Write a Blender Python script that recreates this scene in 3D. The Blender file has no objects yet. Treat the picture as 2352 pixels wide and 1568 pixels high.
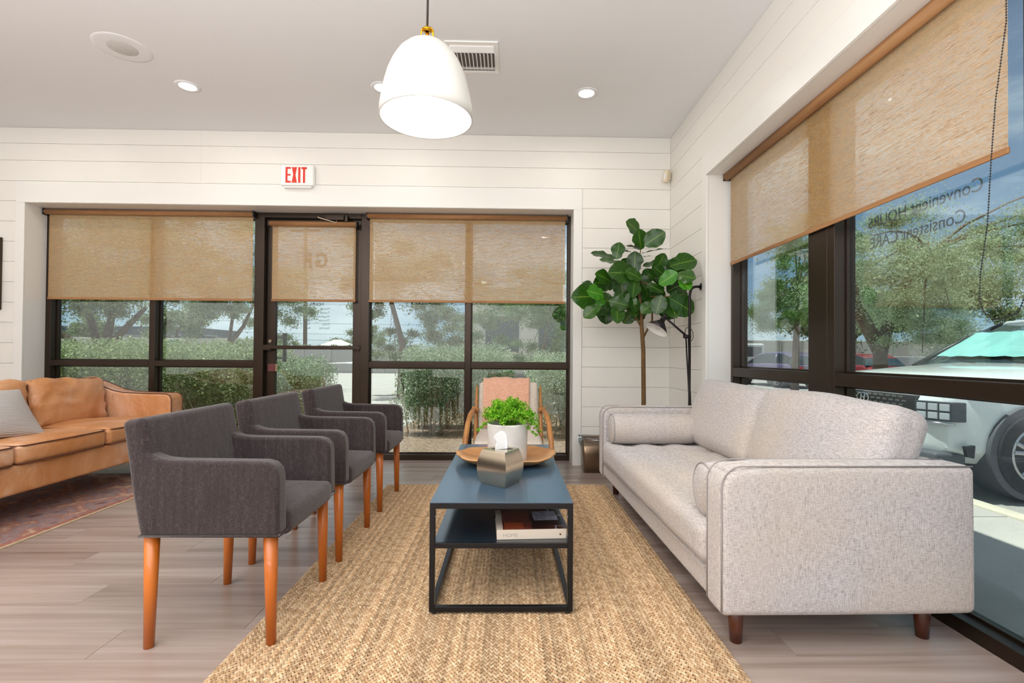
import bpy, bmesh, math, random
import numpy as np
from mathutils import Vector, Matrix, noise, Quaternion
random.seed(7); rng = np.random.default_rng(7)
S = bpy.context.scene; COL = S.collection
PI = math.pi

# ---------------------------------------------------------------- camera
cam_d = bpy.data.cameras.new('camera'); cam = bpy.data.objects.new('camera', cam_d); COL.objects.link(cam)
W_, F_ = 2352.0, 1130.0
cam_d.sensor_width = 36.0; cam_d.lens = F_ * 36.0 / W_
cam_d.shift_x = -16.0 / W_; cam_d.shift_y = 18.0 / W_
cam_d.clip_start = 0.05; cam_d.clip_end = 600
yaw, pitch, roll = math.radians(1.16), math.radians(0.68), 0.0074
Fv = Vector((math.sin(yaw)*math.cos(pitch), math.cos(yaw)*math.cos(pitch), math.sin(pitch)))
R0 = Fv.cross(Vector((0, 0, 1))).normalized(); U0 = R0.cross(Fv)
Rv = R0*math.cos(roll) + U0*math.sin(roll); Uv = U0*math.cos(roll) - R0*math.sin(roll)
cam.matrix_world = Matrix(((Rv.x, Uv.x, -Fv.x, 0), (Rv.y, Uv.y, -Fv.y, 0), (Rv.z, Uv.z, -Fv.z, 1.04), (0, 0, 0, 1)))
S.camera = cam
S.view_settings.view_transform = 'Standard'; S.view_settings.look = 'None'
S.view_settings.gamma = 1.0; S.view_settings.use_curve_mapping = False
S.view_settings.exposure = 0.0
S.cycles.use_denoising = True
S.cycles.max_bounces = 9; S.cycles.diffuse_bounces = 4; S.cycles.glossy_bounces = 3
S.cycles.transmission_bounces = 4; S.cycles.transparent_max_bounces = 14
S.cycles.caustics_reflective = False; S.cycles.caustics_refractive = False
S.cycles.sample_clamp_indirect = 6.0

# ---------------------------------------------------------------- sky and sun
world = bpy.data.worlds.new('sky'); S.world = world; world.use_nodes = True
wn, wl = world.node_tree.nodes, world.node_tree.links; wn.clear()
w_out = wn.new('ShaderNodeOutputWorld'); w_bg = wn.new('ShaderNodeBackground')
w_sky = wn.new('ShaderNodeTexSky'); w_sky.sky_type = 'HOSEK_WILKIE'; w_sky.turbidity = 2.6; w_sky.ground_albedo = 0.35
SUN_TO = Vector((-0.30, 0.04, 0.95)).normalized()
w_sky.sun_direction = SUN_TO
w_tc = wn.new('ShaderNodeTexCoord'); w_map = wn.new('ShaderNodeMapping'); w_map.inputs['Scale'].default_value = (1.6, 1.6, 5.0)
w_no = wn.new('ShaderNodeTexNoise'); w_no.inputs['Scale'].default_value = 1.7; w_no.inputs['Detail'].default_value = 7; w_no.inputs['Roughness'].default_value = 0.55
w_ra = wn.new('ShaderNodeValToRGB'); w_ra.color_ramp.elements[0].position = 0.42; w_ra.color_ramp.elements[1].position = 0.72
w_mix = wn.new('ShaderNodeMix'); w_mix.data_type = 'RGBA'; w_mix.inputs['B'].default_value = (0.36, 0.375, 0.39, 1)
w_sc = wn.new('ShaderNodeMix'); w_sc.data_type = 'RGBA'; w_sc.blend_type = 'MULTIPLY'; w_sc.inputs['Factor'].default_value = 1; w_sc.inputs['B'].default_value = (0.98, 0.98, 0.92, 1)
wl.new(w_tc.outputs['Generated'], w_map.inputs['Vector']); wl.new(w_map.outputs['Vector'], w_no.inputs['Vector'])
wl.new(w_no.outputs['Fac'], w_ra.inputs['Fac']); wl.new(w_sky.outputs['Color'], w_sc.inputs['A'])
wl.new(w_sc.outputs['Result'], w_mix.inputs['A']); wl.new(w_ra.outputs['Color'], w_mix.inputs['Factor'])
wl.new(w_mix.outputs['Result'], w_bg.inputs['Color']); w_bg.inputs['Strength'].default_value = 2.7
wl.new(w_bg.outputs['Background'], w_out.inputs['Surface'])
def light(name, kind, loc, energy, color=(1, 1, 1), size=1.0, size_y=None, aim=(0, 0, -1), shape=None):
    d = bpy.data.lights.new(name, kind); d.energy = energy; d.color = color
    if kind == 'AREA':
        d.shape = shape or ('RECTANGLE' if size_y else 'DISK'); d.size = size
        if size_y: d.size_y = size_y
    if kind == 'SUN': d.angle = size
    if kind == 'POINT': d.shadow_soft_size = size
    o = bpy.data.objects.new(name, d); COL.objects.link(o); o.location = loc
    o.rotation_euler = Vector(aim).to_track_quat('-Z', 'Y').to_euler(); return o
light('sun', 'SUN', (-10, 0, 30), 7.4, (1.0, 0.94, 0.85), 0.012, aim=-SUN_TO)
# unseen fill lights added behind the camera, then the recessed downlights
light('ceiling_fill', 'AREA', (-1.8, -0.6, 3.05), 116, (1.0, 0.97, 0.92), 5.5, 4.0)
light('bounce_fill', 'AREA', (-1.6, -0.9, 0.855), 290, (0.99, 0.985, 0.985), 4.0, 2.2, aim=(0, 0, 1))
light('side_fill', 'AREA', (-1.7, -3.6, 2.76), 72, (0.87, 0.92, 1.0), 7.0, 0.5, aim=(0.05, 1, -0.16))
DOWNLIGHTS = [(-2.533, 3.883), (0.600, 3.878), (-1.007, 3.850), (-4.2, 3.88), (0.6, 1.3), (-2.5, 1.3), (-1.0, -1.2), (-4.2, 1.3)]
for dx, dy in DOWNLIGHTS:
    light('downlight_lamp', 'AREA', (dx, dy, 3.108), 4.0, (1.0, 0.95, 0.88), 0.12)

# ---------------------------------------------------------------- colours and materials
def srgb(r, g, b):
    f = lambda c: (c/255/12.92) if c/255 <= 0.04045 else ((c/255+0.055)/1.055)**2.4
    return (f(r), f(g), f(b), 1.0)
class NT:
    def __init__(s, name):
        s.m = bpy.data.materials.new(name); s.m.use_nodes = True
        s.n, s.l = s.m.node_tree.nodes, s.m.node_tree.links
        s.b = s.n['Principled BSDF']; s.out = s.n['Material Output']
    def new(s, t, **kw):
        n = s.n.new('ShaderNode'+t)
        for k, v in kw.items():
            if k in n.inputs: n.inputs[k].default_value = v
            else: setattr(n, k, v)
        return n
    def link(s, a, b): s.l.new(a, b)
    def coord(s, kind='Object', scale=(1, 1, 1), rot=(0, 0, 0)):
        tc = s.new('TexCoord'); mp = s.new('Mapping'); mp.inputs['Scale'].default_value = scale; mp.inputs['Rotation'].default_value = rot
        s.link(tc.outputs[kind], mp.inputs['Vector']); return mp.outputs['Vector']
    def noise(s, vec, scale, detail=3, rough=0.5, dist=0.0):
        n = s.new('TexNoise'); n.inputs['Scale'].default_value = scale; n.inputs['Detail'].default_value = detail
        n.inputs['Roughness'].default_value = rough; n.inputs['Distortion'].default_value = dist
        s.link(vec, n.inputs['Vector']); return n.outputs['Fac']
    def ramp(s, fac, stops):
        r = s.new('ValToRGB'); e = r.color_ramp.elements
        while len(e) < len(stops): e.new(0.5)
        for i, (p, c) in enumerate(stops): e[i].position = p; e[i].color = c
        s.link(fac, r.inputs['Fac']); return r.outputs['Color']
    def mix(s, fac, a, b, blend='MIX'):
        m = s.new('Mix', data_type='RGBA', blend_type=blend)
        for k, v in (('Factor', fac), ('A', a), ('B', b)):
            if hasattr(v, 'links') or hasattr(v, 'is_linked'): s.link(v, m.inputs[k])
            else: m.inputs[k].default_value = v
        return m.outputs['Result']
    def bump(s, h, strength=0.3, dist=0.01):
        b = s.new('Bump', Strength=strength, Distance=dist); s.link(h, b.inputs['Height']); s.link(b.outputs['Normal'], s.b.inputs['Normal'])
    def base(s, c):
        if hasattr(c, 'links') or hasattr(c, 'is_linked'): s.link(c, s.b.inputs['Base Color'])
        else: s.b.inputs['Base Color'].default_value = c
def simple(name, col, rough=0.5, metal=0.0, var=0.0, vscale=8.0, bump=0.0, bscale=60.0, spec=0.5, coat=0.0, emit=None, estr=0):
    t = NT(name); t.b.inputs['Roughness'].default_value = rough; t.b.inputs['Metallic'].default_value = metal
    t.b.inputs['Specular IOR Level'].default_value = spec; t.b.inputs['Coat Weight'].default_value = coat
    v = t.coord()
    if var:
        d = tuple(c*(1-var) for c in col[:3])+(1,); h = tuple(min(1, c*(1+var)) for c in col[:3])+(1,)
        t.base(t.ramp(t.noise(v, vscale, 4), [(0.3, d), (0.7, h)]))
    else: t.base(col)
    if bump: t.bump(t.noise(v, bscale, 3), bump, 0.01)
    if emit: t.b.inputs['Emission Color'].default_value = emit; t.b.inputs['Emission Strength'].default_value = estr
    return t.m
M = {}
M['wall'] = simple('white_wall_paint', srgb(235, 232, 225), 0.45, var=0.01, vscale=1.5, bump=0.03, bscale=40)
M['trim'] = simple('white_trim_paint', srgb(236, 234, 229), 0.35)
M['ceiling'] = simple('white_ceiling_paint', srgb(234, 235, 236), 0.8, bump=0.05, bscale=90)
M['bronze'] = simple('dark_bronze_aluminium', srgb(54, 42, 32), 0.30, metal=0.55, var=0.06, vscale=3)
M['black_metal'] = simple('black_painted_metal', srgb(26, 25, 27), 0.38, metal=0.3)
M['blackplastic'] = simple('black_plastic', srgb(24, 24, 26), 0.45)
M['steel'] = simple('satin_steel', srgb(190, 188, 184), 0.25, metal=1.0)
M['chrome'] = simple('chrome', srgb(225, 225, 225), 0.08, metal=1.0)
M['brass'] = simple('polished_brass', srgb(226, 168, 42), 0.22, metal=1.0)
M['white_enamel'] = simple('white_enamel', srgb(244, 243, 240), 0.35)
M['shade_enamel'] = simple('satin_white_shade', srgb(210, 208, 203), 0.5)
M['cream_plastic'] = simple('cream_plastic', srgb(226, 212, 182), 0.5)
M['cord'] = simple('dark_brown_cord', srgb(52, 38, 33), 0.7)
M['lamp_on'] = simple('lit_lens', (1, 1, 1, 1), 0.5, emit=(1.0, 0.97, 0.92, 1), estr=6)
M['bulb_on'] = simple('lit_bulb', (1, 1, 1, 1), 0.5, emit=(1.0, 0.97, 0.92, 1), estr=12)
M['concrete'] = simple('concrete_walk', srgb(176, 170, 164), 0.9, var=0.10, vscale=2.2, bump=0.1, bscale=50)
M['asphalt'] = simple('asphalt', srgb(158, 154, 150), 0.95, var=0.14, vscale=60, bump=0.3, bscale=130)
M['curb'] = simple('curb_concrete', srgb(196, 186, 168), 0.9, var=0.08, vscale=5)
M['mulch'] = simple('gravel_mulch', srgb(132, 110, 92), 1.0, var=0.5, vscale=26, bump=1.0, bscale=30)
M['stucco'] = simple('stucco', srgb(196, 188, 176), 0.95, var=0.06, bump=0.2, bscale=30)
M['block'] = simple('grey_block', srgb(178, 174, 172), 0.95, var=0.05, bump=0.2, bscale=20)
M['roofing'] = simple('roof_metal', srgb(120, 122, 124), 0.7)
M['bark'] = simple('bark', srgb(104, 86, 72), 0.95, var=0.3, vscale=12, bump=0.8, bscale=25)
M['ficus_bark'] = simple('ficus_bark', srgb(104, 78, 44), 0.85, var=0.25, vscale=20, bump=0.4, bscale=60)
M['twig'] = simple('grey_brown_twigs', srgb(168, 146, 128), 0.9, var=0.2, vscale=12)
M['dirt'] = simple('dark_core', srgb(52, 58, 42), 1.0, var=0.3, vscale=6)
def glass_mat(name, tint, refl=1.0):
    t = NT(name); t.n.remove(t.b)
    tr = t.new('BsdfTransparent', Color=tint); gl = t.new('BsdfGlossy', Roughness=0.0, Color=(0.9, 0.95, 1, 1))
    ge = t.new('NewGeometry'); dp = t.new('VectorMath', operation='DOT_PRODUCT'); t.link(ge.outputs['Normal'], dp.inputs[0]); t.link(ge.outputs['Incoming'], dp.inputs[1])
    def mth(op, a, b=None):
        n = t.new('Math', operation=op)
        for i, v in enumerate((a, b)):
            if v is None: continue
            if isinstance(v, (int, float)): n.inputs[i].default_value = v
            else: t.link(v, n.inputs[i])
        return n.outputs[0]
    p5 = mth('POWER', mth('SUBTRACT', 1.0, mth('ABSOLUTE', dp.outputs['Value'])), 5.0)
    f_ = mth('MINIMUM', mth('MULTIPLY', mth('ADD', mth('MULTIPLY', p5, 0.96), 0.04), refl), 1.0)
    mx = t.new('MixShader'); t.link(f_, mx.inputs[0])
    t.link(tr.outputs[0], mx.inputs[1]); t.link(gl.outputs[0], mx.inputs[2]); t.link(mx.outputs[0], t.out.inputs['Surface']); return t.m
M['glass'] = glass_mat('window_glass', (0.87, 0.945, 0.94, 1), 2.3)
M['clear_bulb'] = glass_mat('clear_bulb_glass', (0.95, 0.95, 0.95, 1), 1.5)
M['film'] = glass_mat('plastic_film', (0.72, 0.74, 0.76, 1), 3.0)

def leaf_mat(name, c1, c2, scale=3.0, trans=0.35, rough=0.55):
    t = NT(name); v = t.coord()
    g = t.new('NewGeometry'); mxf = t.mix(0.55, t.noise(v, scale, 3), g.outputs['Random Per Island'])
    col = t.ramp(mxf, [(0.25, c1), (0.75, c2)])
    t.base(col); t.b.inputs['Roughness'].default_value = rough; t.b.inputs['Specular IOR Level'].default_value = 0.3
    tl = t.new('BsdfTranslucent'); t.link(col, tl.inputs['Color']); mx = t.new('MixShader'); mx.inputs[0].default_value = trans
    t.link(t.b.outputs[0], mx.inputs[1]); t.link(tl.outputs[0], mx.inputs[2]); t.link(mx.outputs[0], t.out.inputs['Surface']); return t.m
M['hedge_leaf'] = leaf_mat('hedge_leaves', srgb(96, 124, 66), srgb(190, 200, 150))
M['bush_leaf'] = leaf_mat('bush_leaves', srgb(84, 122, 76), srgb(196, 206, 172))
M['tree_leaf'] = leaf_mat('tree_leaves', srgb(84, 104, 66), srgb(160, 170, 122))
M['mesq_leaf'] = leaf_mat('mesquite_leaves', srgb(112, 136, 92), srgb(196, 208, 172))
M['green_leaf'] = leaf_mat('green_tree_leaves', srgb(52, 96, 42), srgb(130, 160, 84))
M['fern_leaf'] = leaf_mat('fern_leaflets', srgb(70, 160, 14), srgb(176, 226, 72), 30, 0.45)
M['palm_leaf'] = leaf_mat('palm_fronds', srgb(70, 80, 60), srgb(110, 120, 90))

def streak(name, c1, c2, c3, sc, rough=0.5, bump=0.08, rnd=0.5, fine=True, axis=0, coat=0.0):
    """wood grain running along local axis"""
    t = NT(name); s = [sc, sc, sc]; s[axis] = sc/22.0
    v = t.coord(scale=tuple(s)); oi = t.new('ObjectInfo'); off = t.new('VectorMath', operation='SCALE')
    cx = t.new('CombineXYZ'); 
    for k in range(3): t.link(oi.outputs['Random'], cx.inputs[k])
    t.link(cx.outputs[0], off.inputs[0]); off.inputs['Scale'].default_value = 40.0
    ad = t.new('VectorMath', operation='ADD'); t.link(v, ad.inputs[0]); t.link(off.outputs[0], ad.inputs[1])
    n1 = t.noise(ad.outputs[0], 1.0, 5, 0.6, 0.4); n2 = t.noise(ad.outputs[0], 0.3, 2)
    col = t.ramp(n1, [(0.28, c1), (0.5, c2), (0.74, c3)])
    col = t.mix(0.35, col, t.ramp(n2, [(0.3, c1), (0.7, c3)]))
    if rnd:
        hs = t.new('HueSaturation'); mr = t.new('MapRange'); t.link(oi.outputs['Random'], mr.inputs['Value'])
        mr.inputs['To Min'].default_value = 1-rnd*0.25; mr.inputs['To Max'].default_value = 1+rnd*0.25
        t.link(mr.outputs[0], hs.inputs['Value']); t.link(col, hs.inputs['Color']); col = hs.outputs['Color']
    t.base(col); t.b.inputs['Roughness'].default_value = rough; t.b.inputs['Coat Weight'].default_value = coat
    t.bump(n1, bump, 0.004); return t.m
M['floor'] = streak('vinyl_plank_floor', srgb(128, 108, 97), srgb(162, 144, 134), srgb(186, 172, 164), 16, 0.27, 0.04, 0.2)
M['orange_wood'] = streak('honey_stained_wood', srgb(168, 82, 20), srgb(198, 104, 30), srgb(214, 124, 42), 12, 0.35, 0.02, 0.1, axis=2, coat=0.3)
M['teak'] = streak('teak_wood', srgb(150, 92, 42), srgb(182, 122, 62), srgb(204, 148, 88), 14, 0.4, 0.03, 0.1, axis=2)
M['walnut'] = streak('walnut_leg', srgb(58, 26, 16), srgb(86, 42, 26), srgb(104, 54, 34), 14, 0.3, 0.02, 0.1, axis=2, coat=0.2)
M['bowl_wood'] = streak('carved_bowl_wood', srgb(150, 98, 52), srgb(206, 152, 96), srgb(226, 184, 138), 7, 0.5, 0.12, 0, axis=0)
M['roller_wood'] = streak('woven_roller_cover', srgb(128, 86, 50), srgb(158, 112, 70), srgb(182, 138, 92), 30, 0.7, 0.15, 0, axis=0)

def weave(name, ca, cb, cc, sx, sy, sz, rough=0.9, bump=0.5, yellow=None, big=None, streaks=None):
    """cross hatched heathered cloth"""
    t = NT(name); t.b.inputs['Roughness'].default_value = rough; t.b.inputs['Specular IOR Level'].default_value = 0.2
    v1 = t.coord(scale=(sx, sy, sz*0.12)); v2 = t.coord(scale=(sx*0.12, sy*0.12, sz)); v3 = t.coord(scale=(sx, sy*0.1, sz))
    a = t.noise(v1, 1.0, 2, 0.7); b = t.noise(v2, 1.0, 2, 0.7)
    m = t.new('Math', operation='ADD'); t.link(a, m.inputs[0]); t.link(b, m.inputs[1]); m2 = t.new('Math', operation='MULTIPLY'); t.link(m.outputs[0], m2.inputs[0]); m2.inputs[1].default_value = 0.5
    col = t.ramp(m2.outputs[0], [(0.36, ca), (0.5, cb), (0.64, cc)])
    if big:
        col = t.mix(t.ramp(t.noise(t.coord(), big[1], 2), [(0.4, (0, 0, 0, 1)), (0.65, (big[2],)*3+(1,))]), col, big[0])
    if streaks: col = t.mix(t.ramp(t.noise(t.coord(scale=(55, 55, 5)), 1.0, 3, 0.6), [(0.42, (0, 0, 0, 1)), (0.62, (0.55,)*3+(1,))]), col, streaks)
    t.base(col); t.bump(m2.outputs[0], bump, 0.002); t.b.inputs['Sheen Weight'].default_value = 0.25; return t.m
M['sofa_cloth'] = weave('oatmeal_linen_cloth', srgb(148, 142, 143), srgb(199, 193, 192), srgb(219, 215, 215), 400, 400, 400, bump=0.3, big=(srgb(204, 184, 156), 1.5, 0.34))
M['chair_cloth'] = weave('charcoal_brown_denim', srgb(33, 27, 28), srgb(60, 51, 52), srgb(85, 74, 73), 520, 520, 520, bump=0.25, streaks=srgb(44, 34, 36))
M['lounge_cloth'] = weave('pale_beige_cloth', srgb(190, 176, 160), srgb(212, 200, 186), srgb(226, 216, 204), 300, 300, 300, bump=0.2)
M['peach_cloth'] = weave('peach_throw_cloth', srgb(206, 150, 122), srgb(222, 170, 144), srgb(234, 190, 166), 240, 240, 240, bump=0.3)
t = NT('striped_pillow_cloth'); v = t.coord(rot=(0, 0, 0)); wv = t.new('TexWave', wave_type='BANDS', bands_direction='Z'); wv.inputs['Scale'].default_value = 40; wv.inputs['Distortion'].default_value = 0.3
t.link(v, wv.inputs['Vector']); t.base(t.ramp(wv.outputs['Fac'], [(0.35, srgb(158, 154, 156)), (0.6, srgb(208, 202, 196))])); t.b.inputs['Roughness'].default_value = 0.9; t.bump(wv.outputs['Fac'], 0.4, 0.003); M['pillow'] = t.m
t = NT('tan_leather'); v = t.coord(); n1 = t.noise(v, 2.6, 5, 0.6, 0.6); n2 = t.noise(v, 38, 3)
c = t.ramp(n1, [(0.3, srgb(184, 118, 62)), (0.50, srgb(205, 148, 102)), (0.70, srgb(222, 184, 158))]); t.base(c); t.b.inputs['Roughness'].default_value = 0.42
v5 = t.coord(scale=(3, 1.4, 1.4)); n5 = t.noise(v5, 2.2, 3, 0.5, 1.2); mx = t.mix(0.2, n5, n2); t.bump(mx, 0.35, 0.05); M['leather'] = t.m
M['piping_dark'] = simple('dark_brown_piping', srgb(92, 48, 30), 0.5)
M['sofa_piping'] = simple('linen_piping', srgb(166, 160, 158), 0.9)

def blind_mat(name, axis):
    t = NT(name); t.n.remove(t.b); s = [1.6, 1.6, 300]; s[1-axis] = 1.6
    v = t.coord(scale=(13, 13, 210)); n = t.noise(v, 1.0, 4, 0.7); v2 = t.coord(scale=(30, 30, 110)); n2 = t.noise(v2, 2.0, 3, 0.6)
    mixn = t.mix(0.4, n, n2)
    col = t.ramp(mixn, [(0.36, srgb(156, 112, 62)), (0.46, srgb(232, 188, 126)), (0.62, srgb(247, 218, 172))])
    df = t.new('BsdfDiffuse'); tl = t.new('BsdfTranslucent'); tr = t.new('BsdfTransparent')
    t.link(col, df.inputs['Color']); tl.inputs['Color'].default_value = (0.93, 0.90, 0.90, 1); 
    m1 = t.new('MixShader'); m1.inputs[0].default_value = 0.48; t.link(df.outputs[0], m1.inputs[1]); t.link(tl.outputs[0], m1.inputs[2])
    fac = t.ramp(mixn, [(0.36, (0.16,)*3+(1,)), (0.58, (0.62,)*3+(1,))])
    m2 = t.new('MixShader'); t.link(fac, m2.inputs[0]); t.link(m1.outputs[0], m2.inputs[1]); t.link(tr.outputs[0], m2.inputs[2])
    t.link(m2.outputs[0], t.out.inputs['Surface']); return t.m
M['blind'] = blind_mat('woven_shade_cloth', 0)
t = NT('braided_jute'); g = t.new('NewGeometry'); oi = t.new('ObjectInfo'); v = t.coord(scale=(160, 160, 160)); nn = t.noise(v, 1, 3, 0.7); v2 = t.coord('Object'); 
f = t.mix(0.5, g.outputs['Random Per Island'], nn); ad = t.new('Math', operation='MULTIPLY_ADD'); t.link(oi.outputs['Random'], ad.inputs[0]); ad.inputs[1].default_value = 7.31; t.link(g.outputs['Random Per Island'], ad.inputs[2]); fr_ = t.new('Math', operation='FRACT'); t.link(ad.outputs[0], fr_.inputs[0])
f = t.mix(0.5, fr_.outputs[0], nn); c = t.ramp(f, [(0.1, srgb(142, 110, 80)), (0.4, srgb(190, 156, 118)), (0.7, srgb(212, 184, 148)), (0.95, srgb(232, 211, 180))])
hs = t.new('HueSaturation'); mr = t.new('MapRange'); t.link(oi.outputs['Random'], mr.inputs['Value']); mr.inputs['To Min'].default_value = 0.80; mr.inputs['To Max'].default_value = 1.20
t.link(mr.outputs[0], hs.inputs['Value']); t.link(c, hs.inputs['Color']); t.base(hs.outputs['Color']); t.b.inputs['Roughness'].default_value = 0.95; t.bump(nn, 0.5, 0.003); M['jute'] = t.m
M['jute_back'] = simple('jute_backing', srgb(120, 88, 54), 1.0, var=0.2, vscale=60)
# persian rug print: coloured motifs
t = NT('faded_persian_rug'); v = t.coord(); vo = t.new('TexVoronoi', feature='F1', distance='MANHATTAN'); vo.inputs['Scale'].default_value = 6.5; t.link(v, vo.inputs['Vector'])
n1 = t.noise(v, 4.0, 5, 0.7, 2.0); n2 = t.noise(v, 22, 4, 0.7, 1.0); wv = t.mix(0.5, vo.outputs['Distance'], n1); wv = t.mix(0.4, wv, n2)
c = t.ramp(wv, [(0.25, srgb(92, 52, 46)), (0.36, srgb(140, 84, 72)), (0.43, srgb(118, 116, 126)), (0.49, srgb(172, 128, 112)), (0.55, srgb(134, 128, 134)), (0.61, srgb(156, 100, 84)), (0.72, srgb(196, 168, 146))])
sx = t.new('SeparateXYZ'); t.link(v, sx.inputs[0]); 
brd = t.ramp(sx.outputs['X'], [(0.0, (0, 0, 0, 1)), (0.001, (0, 0, 0, 1))])
t.base(c); t.b.inputs['Roughness'].default_value = 0.95; t.bump(n2, 0.3, 0.003); M['persian'] = t.m
M['rug_border'] = simple('rug_border', srgb(158, 104, 90), 0.95, var=0.4, vscale=40)
M['rug_edge'] = simple('rug_edge', srgb(190, 168, 138), 0.95, var=0.1, vscale=40)

# ---------------------------------------------------------------- mesh helpers
class MB:
    def __init__(s): s.v = []; s.f = []
    def add(s, vs, fs):
        o = len(s.v); s.v += [tuple(p) for p in vs]; s.f += [tuple(i+o for i in f) for f in fs]; return s
    def box(s, x0, x1, y0, y1, z0, z1):
        return s.add([(x0, y0, z0), (x1, y0, z0), (x1, y1, z0), (x0, y1, z0), (x0, y0, z1), (x1, y0, z1), (x1, y1, z1), (x0, y1, z1)],
                     [(0, 3, 2, 1), (4, 5, 6, 7), (0, 1, 5, 4), (1, 2, 6, 5), (2, 3, 7, 6), (3, 0, 4, 7)])
    def rings(s, rings, cap=True, close=True):
        n = len(rings[0]); o = len(s.v); s.v += [tuple(p) for r in rings for p in r]
        for i in range(len(rings)-1):
            for j in range(n if close else n-1):
                a = o+i*n+j; b = o+i*n+(j+1) % n; s.f.append((a, b, b+n, a+n))
        if cap: s.f.append(tuple(o+j for j in reversed(range(n)))); s.f.append(tuple(o+(len(rings)-1)*n+j for j in range(n)))
        return s
    def tube(s, path, r, n=8, cap=True, squash=1.0):
        P = [Vector(p) for p in path]; rs = r if isinstance(r, (list, tuple)) else [r]*len(P); R = []
        up = Vector((0, 0, 1)); prev = None
        for i, p in enumerate(P):
            d = (P[min(i+1, len(P)-1)]-P[max(i-1, 0)]).normalized()
            if prev is None:
                a = d.cross(up); a = a.normalized() if a.length > 0.05 else Vector((1, 0, 0))
            else:
                a = (prev - d*prev.dot(d)).normalized()
            prev = a; b = d.cross(a)
            R.append([p+(a*math.cos(t)+b*math.sin(t)*squash)*rs[i] for t in [2*PI*k/n for k in range(n)]])
        return s.rings(R, cap)
    def lathe(s, prof, n=32, c=(0, 0, 0), sx=1, sy=1, cap=False):
        return s.rings([[(c[0]+r*math.cos(2*PI*k/n)*sx, c[1]+r*math.sin(2*PI*k/n)*sy, c[2]+z) for k in range(n)] for r, z in prof], cap)
    def prism(s, poly, axis, a, b):
        def mk(p, h): return {0: (h, p[0], p[1]), 1: (p[0], h, p[1]), 2: (p[0], p[1], h)}[axis]
        return s.rings([[mk(p, a) for p in poly], [mk(p, b) for p in poly]])
    def ball(s, c, r, n=12, m=8, sz=1.0):
        return s.rings([[(c[0]+r*math.sin(PI*i/m)*math.cos(2*PI*k/n), c[1]+r*math.sin(PI*i/m)*math.sin(2*PI*k/n), c[2]+r*sz*math.cos(PI*i/m)) for k in range(n)] for i in [0.02]+list(range(1, m))+[m-0.02]], True)
    def mesh(s, name):
        me = bpy.data.meshes.new(name); me.from_pydata(s.v, [], s.f); me.update()
        bm = bmesh.new(); bm.from_mesh(me); bmesh.ops.recalc_face_normals(bm, faces=bm.faces); bm.to_mesh(me); bm.free(); return me
    def build(s, name, mat, parent=None, smooth=False, bevel=0, seg=2, **kw):
        return mobj(name, s.mesh(name), mat, parent, smooth, bevel, seg, **kw)
def mobj(name, me, mat, parent=None, smooth=False, bevel=0, seg=2, **kw):
    if mat and not me.materials: me.materials.append(M[mat] if isinstance(mat, str) else mat)
    o = bpy.data.objects.new(name, me); COL.objects.link(o); o.parent = parent
    if smooth: me.shade_smooth()
    if bevel:
        b = o.modifiers.new('bevel', 'BEVEL'); b.width = bevel; b.segments = seg; b.limit_method = 'ANGLE'; b.angle_limit = 0.6; b.harden_normals = False
        me.shade_smooth(); w = o.modifiers.new('wn', 'WEIGHTED_NORMAL'); w.keep_sharp = True
    for k, v in kw.items(): o[k] = v
    return o
def thing(name, loc=(0, 0, 0), rz=0, label=None, cat=None, group=None, kind=None):
    o = bpy.data.objects.new(name, None); COL.objects.link(o); o.location = loc; o.rotation_euler = (0, 0, rz); o.empty_display_size = 0.1
    return tag(o, label, cat, group, kind)
def tag(o, label=None, cat=None, group=None, kind=None):
    for k, v in (('label', label), ('category', cat), ('group', group), ('kind', kind)):
        if v: o[k] = v
    return o
KIDS = {}
def copy_tree(o, parent=None):
    kids = [c for c in COL.objects if c.parent == o]
    c = o.copy(); COL.objects.link(c); c.parent = parent
    for k in kids: copy_tree(k, c)
    return c
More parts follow.
